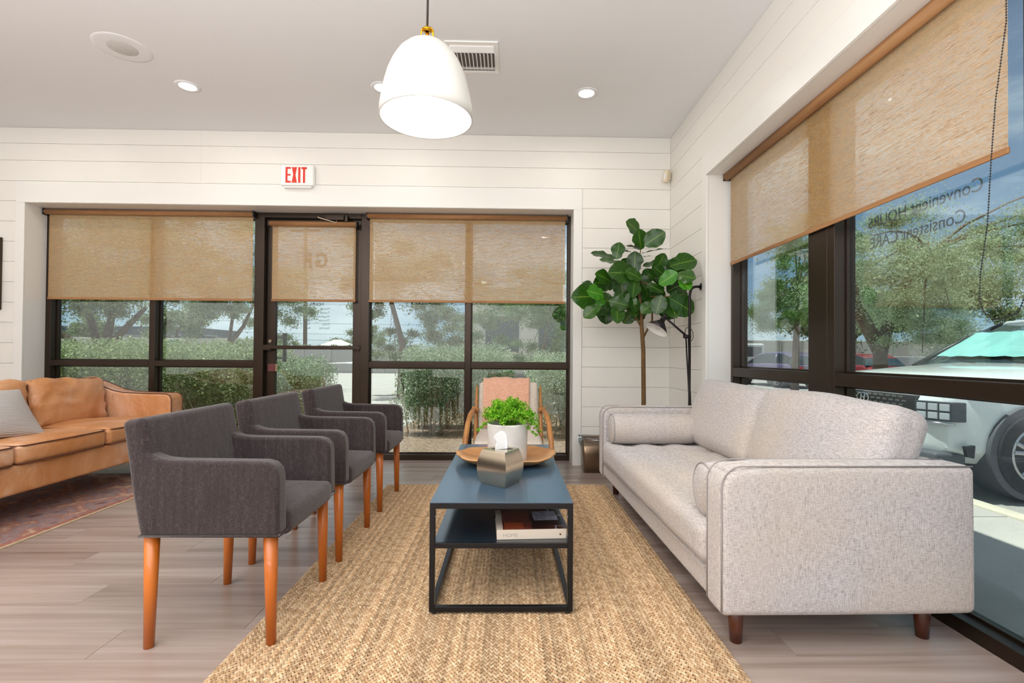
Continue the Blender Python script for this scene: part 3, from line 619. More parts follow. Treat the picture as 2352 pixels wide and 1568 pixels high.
# ================================================================= RUGS
jr = thing('jute_rug', (0, 0, 0), 0, 'large braided tan jute rug under the black coffee table', 'rug')
RX0, RX1, RYa, RYb = -0.945, 0.775, 1.22, 3.945
MB().box(RX0+0.01, RX1-0.01, RYa+0.01, RYb-0.01, 0.0005, 0.0040).build('backing', 'jute_back', jr)
def braid_mesh():
    m = MB(); L = RYb-RYa; p = 0.0205; n = int(L/p); R_ = Matrix
    base = []; seg_ = 6
    for k in range(n):
        for s_ in (-1, 1):
            cy = (k+0.25+(0.5 if s_ > 0 else 0))*p; cx = s_*0.0043; ang = s_*0.50
            rings = []
            for (f, rr) in ((-1, 0.25), (-0.55, 0.85), (0.1, 1.0), (0.7, 0.7), (1, 0.15)):
                yy = f*0.0150; ring = []
                for j in range(seg_):
                    a = 2*PI*j/seg_; lx = math.cos(a)*0.0054*rr; lz = math.sin(a)*0.0048*rr + 0.0012*(1-f)
                    x_ = lx*math.cos(ang)-(-yy)*math.sin(ang)*-1; x_ = lx*math.cos(ang)+yy*math.sin(ang)*-1; y_ = lx*math.sin(ang)+yy*math.cos(ang)
                    ring.append((cx+x_, cy+y_, 0.0068+lz))
                rings.append(ring)
            m.rings(rings, cap=True)
    return m.mesh('braid_row')
bm_ = braid_mesh(); bm_.shade_smooth(); bm_.materials.append(M['jute'])
bw = 0.01755; nrow = int((RX1-RX0)/bw)
for k in range(nrow):
    o = bpy.data.objects.new('braid', bm_); COL.objects.link(o); o.parent = jr
    o.location = (RX0+bw*(k+0.5)+random.uniform(-.0008, .0008), RYa+random.uniform(-0.012, 0.012), 0.0002+random.uniform(0, 0.0008)); o.scale = (random.uniform(0.98, 1.06), 1, random.uniform(0.9, 1.1))
pr = thing('persian_rug', (0, 0, 0), 0, 'faded red and blue patterned rug under the tan leather sofa', 'rug')
MB().box(-4.35, -2.71, 1.2, 4.28, 0.0005, 0.008).build('pile', 'persian', pr, bevel=0.002)
MB().box(-2.7095, -2.675, 1.2, 4.28, 0.0005, 0.0078).build('border', 'rug_border', pr, bevel=0.001)
MB().box(-2.6745, -2.655, 1.2, 4.28, 0.0005, 0.007).build('edge_binding', 'rug_edge', pr, bevel=0.001)

# ================================================================= GREY LINEN SOFA
# local frame: origin at near front corner on floor, +y along the sofa, +x to the window
so = thing('linen_sofa', (0.742, 1.70, 0), math.radians(1.1), 'oatmeal grey linen three seat sofa with walnut legs against the right window', 'sofa')
SL, SD = 2.105, 0.925
def arm(y0, y1, nm):
    hx, hy, hz = SD/2, (y1-y0)/2, 0.263
    m = rbox(hx, hy, hz, 0.028, 8, puff=(0.0, 0.004, 0.006), c=(SD/2, (y0+y1)/2, 0.132+hz), wob=0.003, wf=2)
    for i, p in enumerate(m.v):   # rounder front top corner
        x, y_, z_ = p; cx, cz = 0.075, 0.658-0.075
        if x < cx and z_ > cz:
            d = Vector((x-cx, z_-cz)); L = max(abs(d.x), abs(d.y)); 
            if d.length > 1e-6: d = d.normalized()*L; m.v[i] = (cx+d.x, y_, cz+d.y)
    o = m.build(nm, 'sofa_cloth', so, smooth=True)
    for yy in (y0+0.0075, y1-0.0075):
        P = [(SD-0.012, yy, 0.655), (0.085, yy, 0.657)]
        P += [(0.078-0.075*math.sin(a), yy, 0.582+0.075*math.cos(a)) for a in [i*PI/16 for i in range(0, 9)]] + [(0.004, yy, 0.45), (0.004, yy, 0.15)]
        MB().tube(P, 0.0028, 6).build('piping', 'sofa_piping', o, smooth=True)
arm(0, 0.135, 'arm'); arm(SL-0.135, SL, 'arm')
rbox(0.40, SL/2-0.137, 0.055, 0.02, 8, c=(0.42, SL/2, 0.187)).build('base', 'sofa_cloth', so, smooth=True)
rbox(0.075, SL/2-0.137, 0.258, 0.03, 10, c=(SD-0.082, SL/2, 0.395)).build('backrest', 'sofa_cloth', so, smooth=True)
# tufted bench seat cushion
m = rbox(0.40, SL/2-0.140, 0.083, 0.05, 26, puff=(0.006, 0, 0.018), c=(0.395, SL/2, 0.325), wob=0.004, wf=5)
for i, p in enumerate(m.v):
    if p[2] > 0.36:
        dz = 0
        for kx in range(3):
            for ky in range(7):
                tx, ty = 0.16+0.22*kx, 0.28+ky*(SL-0.56)/6
                d2 = ((p[0]-tx)**2+(p[1]-ty)**2)/0.062**2
                dz += 0.026*math.exp(-d2)+0.006*(math.exp(-((p[0]-tx)/0.02)**2)/7+math.exp(-((p[1]-ty)/0.02)**2)/3)
        m.v[i] = (p[0], p[1], p[2]-dz)
sc_ = m.build('seat_cushion', 'sofa_cloth', so, smooth=True)
for zz in (0.247,):
    MB().tube([(0.0 if zz < 0.3 else 0.014, 0.145, zz), (0.0 if zz < 0.3 else 0.014, SL-0.145, zz)], 0.0028, 6).build('piping', 'sofa_piping', sc_, smooth=True)
mid = SL/2+0.015
def backc(y0, y1, seed):
    hy = (y1-y0)/2
    m = rbox(0.095, hy, 0.235, 0.066, 14, puff=(0.040, 0.0, 0.004), wob=0.012, wf=3.2, seed=seed, power=3.4)
    xf(m, Matrix.Translation((0.762, (y0+y1)/2, 0.628)) @ Matrix.Rotation(0.31, 4, 'Y'))
    for i, p in enumerate(m.v):
        x, y_, z_ = p; f = (y_-(y0+y1)/2)/hy; m.v[i] = (x, y_, z_ + max(0, z_-0.55)*(0.02*f))
    o = m.build('back_cushion', 'sofa_cloth', so, smooth=True)
    return o
backc(0.140, mid-0.003, 1.3); backc(mid+0.003, SL-0.140, 0.4)
for (lx, ly) in ((0.096, 0.095), (0.110, SL-0.095), (SD-0.115, 0.105), (SD-0.115, SL-0.095)):
    MB().tube([(lx, ly, 0.140), (lx+0.002, ly, 0.0)], [0.030, 0.021], 20).build('leg', 'walnut', so, smooth=True)
def bolster(yl, lab):
    t = thing('bolster_cushion', (0, 0, 0), 0, lab, 'cushion', 'round bolster cushions on the linen sofa')
    t.matrix_world = Matrix.Translation((0.742, 1.70, 0)) @ Matrix.Rotation(math.radians(1.1), 4, 'Z') @ Matrix.Translation((0.035, yl, 0.513))
    pr_ = [(0, -0.012), (0.045, -0.010), (0.08, -0.004), (0.098, 0.004), (0.104, 0.016), (0.107, 0.06)]
    L = 0.60; prof = [(r, z) for r, z in pr_]+[(0.109, L/2)]+[(r, L-z) for r, z in reversed(pr_)]
    m = MB(); m.rings([[(z, r*math.cos(2*PI*k/36)*(1+0.02*math.sin(k*1.1+z*9)), r*math.sin(2*PI*k/36)) for k in range(36)] for r, z in [(max(a, 0.001), b) for a, b in prof]], True)
    b = m.build('bolster', 'sofa_cloth', t, smooth=True)
    for zz in (0.006, L-0.006): MB().tube([(zz, 0.1035*math.cos(2*PI*k/36), 0.1035*math.sin(2*PI*k/36)) for k in range(37)], 0.0028, 6).build('piping', 'sofa_piping', t, smooth=True)
bolster(0.248, 'oatmeal bolster cushion against the near arm of the linen sofa, seen end on')
bolster(SL-0.248, 'oatmeal bolster cushion against the far arm of the linen sofa')

# ================================================================= CHARCOAL ARMCHAIRS
def make_chair():
    t = thing('upholstered_armchair', (-1.05, 1.735, 0), 0)
    W = 0.565                                   # y from 0 (near) to W (far); x: back -0.24 .. front 0.255
    # side panels: profile in x,z
    top = [(0.262, 0.402), (0.258, 0.60), (0.252, 0.632), (0.232, 0.654), (0.20, 0.662), (0.0, 0.664), (-0.10, 0.665), (-0.15, 0.670), (-0.18, 0.680), (-0.205, 0.70), (-0.235, 0.70), (-0.232, 0.60), (-0.218, 0.402)]
    for (a, b) in ((0.0, 0.068), (W-0.068, W)):
        m = MB().prism(top, 1, a, b); o = m.build('arm', 'chair_cloth', t, bevel=0.020, seg=4)
    bk = rbox(0.042, W/2+0.001, 0.205, 0.024, 8, wob=0.004, wf=4, puff=(0.004, 0, 0))
    xf(bk, Matrix.Translation((-0.215, W/2, 0.607)) @ Matrix.Rotation(-0.17, 4, 'Y'))
    bk.build('backrest', 'chair_cloth', t, smooth=True)
    st = rbox(0.235, W/2-0.062, 0.045, 0.025, 12, puff=(0.012, 0, 0.010), c=(0.035, W/2, 0.428), wob=0.003, wf=6)
    st.build('seat', 'chair_cloth', t, smooth=True)
    m = MB().tube([(-0.218, 0.000, 0.403), (0.262, 0.000, 0.403), (0.272, W/2, 0.403), (0.262, W, 0.403), (-0.218, W, 0.403), (-0.218, 0.000, 0.403)], 0.0035, 6)
    m.build('hem', 'chair_cloth', t, smooth=True)
    for (lx, ly) in ((-0.205, 0.04), (0.222, 0.04), (-0.205, W-0.04), (0.222, W-0.04)):
        s_ = 1 if lx > 0 else -1
        MB().tube([(lx-s_*0.006, ly, 0.405), (lx+s_*0.0, ly, 0.0128 if lx > 0 else 0.0008)], [0.0245, 0.0165], 20).build('leg', 'orange_wood', t, smooth=True)
    return t
ch0 = make_chair()
labs = ['charcoal fabric armchair with honey wood legs nearest the camera', 'charcoal fabric armchair in the middle of the row of three', 'charcoal fabric armchair farthest away, in front of the glass door']
for k, (yy, rzz) in enumerate(((1.735, 0.0), (2.432, 0.0), (3.205, 0.0))):
    o = ch0 if k == 0 else copy_tree(ch0)
    o.location = (-1.058, yy, 0); o.rotation_euler = (0, 0, rzz); tag(o, labs[k], 'chair', 'charcoal armchairs in a row')

# ================================================================= COFFEE TABLE
M['table_metal'] = simple('black_coated_steel', srgb(30, 30, 33), 0.33, metal=0.4)
M['shelf_metal'] = simple('dark_glossy_shelf', srgb(30, 42, 52), 0.16, spec=0.9)
M['table_top'] = simple('sky_tinted_black_top', srgb(58, 84, 104), 0.24, spec=0.9)  # blue of the reflected sky painted into the black top's base colour
TX0, TX1, TY0, TY1, TZ = -0.309, 0.261, 1.962, 3.235, 0.455; ZR = 0.0145
ct = thing('coffee_table', (0, 0, ZR), 0, 'low black metal coffee table with a lower shelf on the jute rug', 'table')
b = 0.021
def sh(m): m.v = [(x, y, z-ZR) for x, y, z in m.v]; return m
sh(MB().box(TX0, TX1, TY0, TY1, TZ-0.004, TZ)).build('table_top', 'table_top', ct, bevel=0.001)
m = MB(); m.box(TX0, TX1, TY0, TY0+0.02, TZ-0.026, TZ-0.0045); m.box(TX0, TX1, TY1-0.02, TY1, TZ-0.026, TZ-0.0045); m.box(TX0, TX0+0.02, TY0+0.02, TY1-0.02, TZ-0.026, TZ-0.0045); m.box(TX1-0.02, TX1, TY0+0.02, TY1-0.02, TZ-0.026, TZ-0.0045)
sh(m).build('top_frame', 'table_metal', ct, bevel=0.001)
for x in (TX0, TX1-b):
    for y_ in (TY0, TY1-b):
        lg = sh(MB().box(x, x+b, y_, y_+b, ZR+0.008, TZ-0.0265)).build('leg', 'table_metal', ct, bevel=0.001)
        sh(MB().tube([(x+b/2+(0.008 if x < 0 else -0.008), y_+b/2, ZR+0.008), (x+b/2+(0.008 if x < 0 else -0.008), y_+b/2, ZR)], 0.009, 12)).build('foot', 'blackplastic', lg, smooth=True)
        xs = (x+b, x+b+0.004) if x < 0 else (x-0.004, x)
        sh(MB().box(xs[0], xs[1], y_+0.006, y_+0.015, 0.395, 0.403)).build('screw', 'steel', lg)
for nm, (a, c, d, e) in {'r1': (TX0+b, TX1-b, TY0, TY0+b), 'r2': (TX0+b, TX1-b, TY1-b, TY1), 'r3': (TX0, TX0+b, TY0+b, TY1-b), 'r4': (TX1-b, TX1, TY0+b, TY1-b)}.items():
    sh(MB().box(a, c, d, e, ZR+0.008, ZR+0.028)).build('bottom_rail', 'table_metal', ct, bevel=0.001)
sh(MB().box(TX0+b, TX1-b, TY0+0.003, TY0+0.018, 0.272, 0.292)).build('shelf_rail', 'table_metal', ct, bevel=0.001)
sh(MB().box(TX0+0.012, TX1-0.012, TY0+b+0.001, TY1-b-0.001, 0.284, 0.288)).build('shelf', 'shelf_metal', ct)

# book on the shelf
M['paper'] = simple('page_edges', srgb(232, 222, 208), 0.8); M['spine'] = simple('cream_book_spine', srgb(228, 214, 196), 0.5)
t = NT('book_cover_print'); v = t.coord(); vo = t.new('TexVoronoi', feature='F1', distance='CHEBYCHEV'); vo.inputs['Scale'].default_value = 11; t.link(v, vo.inputs['Vector'])
sx_ = t.new('SeparateXYZ'); t.link(v, sx_.inputs[0]); cc = t.ramp(vo.outputs['Color'], [(0.3, srgb(48, 24, 22)), (0.5, srgb(84, 44, 36)), (0.62, srgb(28, 20, 24)), (0.8, srgb(168, 160, 176))])
lf_ = t.ramp(sx_.outputs['X'], [(0.0, (1, 1, 1, 1)), (0.005, (0, 0, 0, 1))]); left = t.mix(t.noise(v, 14, 3), srgb(96, 44, 34), srgb(128, 62, 46)); t.base(t.mix(lf_, cc, left)); t.b.inputs['Roughness'].default_value = 0.2; M['cover'] = t.m
bk = thing('book', (0.092, 2.150, 0.2885), math.radians(3.0), 'thick cream hardback book with brown room photo cover on the table shelf', 'book')
MB().box(-0.140, 0.140, -0.125, 0.125, 0.003, 0.034).build('pages', 'paper', bk)
MB().box(-0.143, 0.143, -0.128, 0.128, 0, 0.003).build('back_cover', 'spine', bk)
MB().box(-0.143, 0.143, -0.131, -0.1255, 0.0, 0.039).build('spine', 'spine', bk, bevel=0.001)
MB().box(-0.143, 0.143, -0.1255, 0.128, 0.0345, 0.038).build('front_cover', 'spine', bk)
m = MB().box(-0.118, 0.152, -0.126, 0.128, 0.0382, 0.0394); jk = m.build('dust_jacket', 'cover', bk)
M['spine_txt'] = simple('grey_spine_lettering', srgb(176, 168, 160), 0.6)
me = text_mesh('HOME', 0.019, 0.0002, 1.15); me.transform(Matrix.Translation((-0.088, -0.1313, 0.017))); mobj('spine_lettering', me, 'spine_txt', bk)
MB().tube([(0.118, -0.1312, 0.018), (0.118, -0.1316, 0.018)], 0.004, 12).build('spine_emblem', 'brass', bk)
m = MB(); m.box(-0.11, -0.03, -0.12, -0.045, 0.0395, 0.0398); M['rust'] = simple('rust_cover_patch', srgb(150, 66, 36), 0.3); m.build('cover_patch', 'rust', bk)
m = MB(); m.box(0.02, 0.125, -0.02, 0.10, 0.0395, 0.0398); M['palewin'] = simple('pale_cover_patch', srgb(176, 176, 196), 0.25, var=0.4, vscale=40); m.build('cover_patch', 'palewin', bk)

# carved wooden bowl
bw_ = thing('wooden_bowl', (-0.020, 2.695, TZ+0.0005), 0.05, 'wide shallow hand carved wooden bowl on the coffee table', 'bowl')
n = 64; rings = []
def ringp(rx, ry, z, jit=0.0):
    out = []
    for k in range(n):
        a = 2*PI*k/n; w = 1+jit*(0.035*math.sin(3*a+1)+0.02*math.sin(7*a)+0.012*math.sin(13*a+2))
        e = 0.9; ca, sa = math.cos(a), math.sin(a); ca = math.copysign(abs(ca)**e, ca); sa = math.copysign(abs(sa)**e, sa)
        out.append((rx*ca*w, ry*sa*w, z+jit*0.006*math.sin(2*a+0.6)+jit*0.003*math.sin(9*a)))
    return out
prof = [(0.10, 0.09, 0.0, 0), (0.14, 0.12, 0.001, 0), (0.195, 0.162, 0.010, .3), (0.240, 0.200, 0.026, .7), (0.266, 0.222, 0.042, 1), (0.273, 0.228, 0.048, 1), (0.266, 0.221, 0.052, 1), (0.240, 0.196, 0.046, .9), (0.222, 0.178, 0.030, .6), (0.185, 0.150, 0.017, .2), (0.10, 0.09, 0.014, 0), (0.01, 0.01, 0.0135, 0)]
MB().rings([ringp(*p) for p in prof]).build('bowl', 'bowl_wood', bw_, smooth=True)

# planter with fern
M['white_ceramic'] = simple('mottled_white_ceramic', srgb(222, 218, 212), 0.55, var=0.10, vscale=14, bump=0.15, bscale=25)
M['soil'] = simple('potting_soil', srgb(60, 44, 32), 1.0, bump=0.6, bscale=60)
pl = thing('potted_fern', (-0.005, 2.640, TZ+0.0150), 0.0, 'bright green maidenhair fern in a mottled white pot standing in the wooden bowl', 'plant')
MB().lathe([(0.098, 0.0), (0.103, 0.005), (0.105, 0.05), (0.107, 0.12), (0.109, 0.200), (0.109, 0.207), (0.103, 0.208), (0.099, 0.19), (0.097, 0.18)], 48, cap=False).build('pot', 'white_ceramic', pl, smooth=True)
MB().lathe([(0.001, 0.182), (0.097, 0.180)], 32).build('soil', 'soil', pl)
MB().lathe([(0.001, 0.0005), (0.098, 0.0005)], 32).build('pot_base', 'white_ceramic', pl)
stems = MB(); cents = []; rads = []
for k in range(120):
    a = random.uniform(0, 2*PI); lean = random.uniform(0.05, 1.0); L = random.uniform(0.10, 0.15)
    p0 = Vector((0.03*math.cos(a), 0.03*math.sin(a), 0.182)); p1 = p0+Vector((0.03*lean*math.cos(a), 0.03*lean*math.sin(a), 0.06)); p3 = p0+Vector((0.135*lean*math.cos(a), 0.11*lean*math.sin(a), L*(1.0-0.72*lean**2)*random.uniform(0.55, 1.0)+0.012)); p2 = p3+Vector((-0.03*math.cos(a), -0.03*math.sin(a), 0.02))
    P = bez(p0, p1, p2, p3, 6); stems.tube(P, 0.0008, 4)
    for j in (3, 4, 5, 6): cents.append(tuple(P[j])); rads.append((0.021, 0.021, 0.016))
for (x_, y_, z_) in ((0.16, 0, 0.19), (0.17, 0.01, 0.165), (0.14, -0.02, 0.21), (-0.14, -0.02, 0.19), (-0.155, -0.02, 0.17), (0.15, -0.05, 0.15)):
    P = bez((0, 0, 0.185), (x_*0.4, y_*0.5, 0.25), (x_*0.8, y_, z_+0.03), (x_, y_, z_), 6); stems.tube(P, 0.0008, 4)
    for j in (4, 5, 6): cents.append(tuple(P[j])); rads.append((0.014, 0.014, 0.010))
stems.build('stems', 'fern_leaf', pl)
leaf_cloud('foliage', 'fern_leaf', pl, cents, rads, 24, 0.0095, 0.85, shell=0.9, kind='stuff')

# tissue box
M['brushed'] = simple('brushed_bronze_steel', srgb(220, 206, 184), 0.24, metal=1.0, var=0.05, vscale=80, bump=0.04, bscale=300)
tb = thing('tissue_box', (-0.032, 2.268, TZ+0.0005), 0.0, 'faceted brushed metal tissue box with a white tissue, at the front of the table', 'tissue box')
cor = [(0.020, -0.113), (0.093, 0.023), (-0.012, 0.108), (-0.100, -0.012)]
cen = Vector((0, 0))
def sq(sc): return [((x)*sc, (y)*sc) for x, y in cor]
rings = []
for z, s_ in [(0.152*f, 0.90+0.225*math.sin(PI*min(1, f*1.0))**0.9-0.03*f) for f in [k/16 for k in range(17)]]+[(0.154, 0.855)]:
    c4 = sq(s_); ring = []
    for i in range(4):
        a_, b_ = Vector(c4[i]), Vector(c4[(i+1) % 4]); ring += [(a_.x, a_.y, z), *[tuple(a_.lerp(b_, f))+(z,) for f in (0.33, 0.66)]]
    rings.append(ring)
o = MB().rings(rings).build('box', 'brushed', tb); o.data.shade_smooth()
md_ = o.modifiers.new('edges', 'EDGE_SPLIT'); md_.split_angle = 0.5
M['slot'] = simple('dark_slot', srgb(40, 34, 30), 0.8)
MB().rings([[(0.050*math.cos(a)+0.004, 0.018*math.sin(a), z) for a in [2*PI*k/24 for k in range(24)]] for z in (0.1541, 0.1545)]).build('slot', 'slot', tb)
M['tissue'] = simple('white_tissue', srgb(246, 246, 246), 0.9)
rings = []
poly = [(-.028, 0), (-.027, .018), (-.020, .036), (-.037, .058), (-.030, .070), (-.016, .080), (0, .086), (.016, .080), (.026, .064), (.031, .036), (.030, 0)]
m = MB(); N_ = 12
for (yo, sc, tw) in ((-0.006, 1.0, 0.35), (0.006, 0.93, -0.25)):
    rings = []
    for d_ in (-0.0045, 0.0045):
        rings.append([(x*sc, yo+d_+x*tw+0.004*math.sin(z*90+x*60), 0.150+z*sc) for x, z in poly])
    m.rings(rings)
to = m.build('tissue', 'tissue', tb, bevel=0.003, seg=3)

# ================================================================= WOODEN LOUNGE CHAIR
lc = thing('lounge_chair', (0.0, 4.06, 0), 0, 'wooden framed lounge chair with pale cushions behind the coffee table, facing the camera', 'chair')
rbox(0.262, 0.29, 0.052, 0.035, 10, puff=(0.012, 0.02, 0.022), c=(0.0, -0.03, 0.330), wob=0.003).build('seat_cushion', 'lounge_cloth', lc, smooth=True)
bk_ = rbox(0.262, 0.050, 0.235, 0.035, 10, puff=(0, 0.02, 0.012), wob=0.003); BKM = Matrix.Translation((0.0, 0.315, 0.565)) @ Matrix.Rotation(-0.26, 4, 'X')
xf(bk_, BKM); bk_.build('back_cushion', 'lounge_cloth', lc, smooth=True)
for s_ in (-1, 1):
    X_ = s_*0.285
    MB().tube([(X_, 0.12, 0.0005), (X_, 0.19, 0.22), (X_, 0.27, 0.44), (X_, 0.345, 0.64), (X_, 0.385, 0.762)], [0.013, 0.018, 0.018, 0.014, 0.009], 12).build('back_post', 'teak', lc, smooth=True)
    MB().tube([(s_*0.335, -0.33, 0.0130), (s_*0.334, -0.315, 0.20), (s_*0.330, -0.28, 0.38), (s_*0.318, -0.20, 0.50), (s_*0.308, -0.08, 0.556), (s_*0.304, 0.12, 0.566), (s_*0.300, 0.25, 0.56)], [0.014, 0.018, 0.021, 0.021, 0.020, 0.019, 0.018], 12).build('arm', 'teak', lc, smooth=True)
    MB().tube([(s_*0.322, 0.255, 0.575), (s_*0.262, 0.255, 0.555)], 0.019, 14).build('arm_knob', 'teak', lc, smooth=True)
    MB().box(X_-0.012, X_+0.012, -0.30, 0.22, 0.245, 0.290).build('side_rail', 'teak', lc, bevel=0.004)
for yy in (-0.29, 0.20): MB().box(-0.272, 0.272, yy-0.012, yy+0.012, 0.240, 0.276).build('cross_rail', 'teak', lc, bevel=0.004)
th = thing('throw_blanket', (0, 4.06, 0), 0, 'peach cotton throw blanket draped over the back of the wooden lounge chair', 'blanket')
m = MB(); P = []
for (yy, zz) in ((-0.075, -0.175), (-0.080, -0.10), (-0.080, 0.0), (-0.079, 0.10), (-0.070, 0.20), (-0.052, 0.245), (-0.015, 0.268), (0.030, 0.262), (0.062, 0.235), (0.080, 0.15), (0.082, 0.0), (0.080, -0.10)):
    P.append((yy, zz))
N_ = 26; rings = []
for side in (0, 1):
    pass
rows = []
for i, (yy, zz) in enumerate(P):
    row = []
    for k in range(N_+1):
        f = k/N_; x = -0.225+0.41*f + 0.012*(i-5)*0.25*(f-0.3); off = 0.0035*math.sin(f*23+i*0.4)+0.005*math.sin(f*9+i*0.7)
        nrm = Vector((0, -1, 0)) if i < 5 else (Vector((0, 0, 1)) if i < 9 else Vector((0, 1, 0)))
        row.append((x, yy, zz) if False else tuple(BKM @ (Vector((x, yy, zz))+nrm*(off+0.007))))
    rows.append(row)
vs = [p for r in rows for p in r]; fs = [(i*(N_+1)+k, i*(N_+1)+k+1, (i+1)*(N_+1)+k+1, (i+1)*(N_+1)+k) for i in range(len(rows)-1) for k in range(N_)]
m.add(vs, fs); o = m.build('cloth', 'peach_cloth', th, smooth=True); sd = o.modifiers.new('thick', 'SOLIDIFY'); sd.thickness = 0.005; sd.offset = 1

# ================================================================= WASTE BIN
M['bin_steel'] = simple('brushed_bin_steel', srgb(150, 128, 106), 0.32, metal=0.9, var=0.05, vscale=60)
wbn = thing('waste_bin', (0.755, 4.44, 0), 0, 'small brushed metal waste bin with clear liner beside the linen sofa arm', 'bin')
def rr_ring(hx, hy, r, z, n=6):
    out = []
    for (cx, cy, a0) in ((hx-r, hy-r, 0), (-hx+r, hy-r, PI/2), (-hx+r, -hy+r, PI), (hx-r, -hy+r, 1.5*PI)):
        out += [(cx+r*math.cos(a0+PI/2*k/n), cy+r*math.sin(a0+PI/2*k/n), z) for k in range(n+1)]
    return out
MB().rings([rr_ring(0.080, 0.078, 0.02, 0.001), rr_ring(0.096, 0.092, 0.02, 0.305), rr_ring(0.092, 0.088, 0.02, 0.305), rr_ring(0.076, 0.074, 0.02, 0.01)]).build('body', 'bin_steel', wbn, smooth=False).data.shade_smooth()
rg = []
for (k, (hx, z)) in enumerate(((0.088, 0.20), (0.091, 0.29), (0.094, 0.310), (0.103, 0.312), (0.108, 0.290), (0.106, 0.255), (0.102, 0.243))):
    ring = rr_ring(hx, hx-0.004, 0.02, z); rg.append([(x+0.004*math.sin(i*1.9+k)-(0.014 if x < -0.07 and k > 3 else 0), y+0.003*math.sin(i*2.3+k*2), zz+0.004*math.sin(i*2.7+k)) for i, (x, y, zz) in enumerate(ring)])
MB().rings(rg, cap=False).build('liner', 'film', wbn, smooth=True)

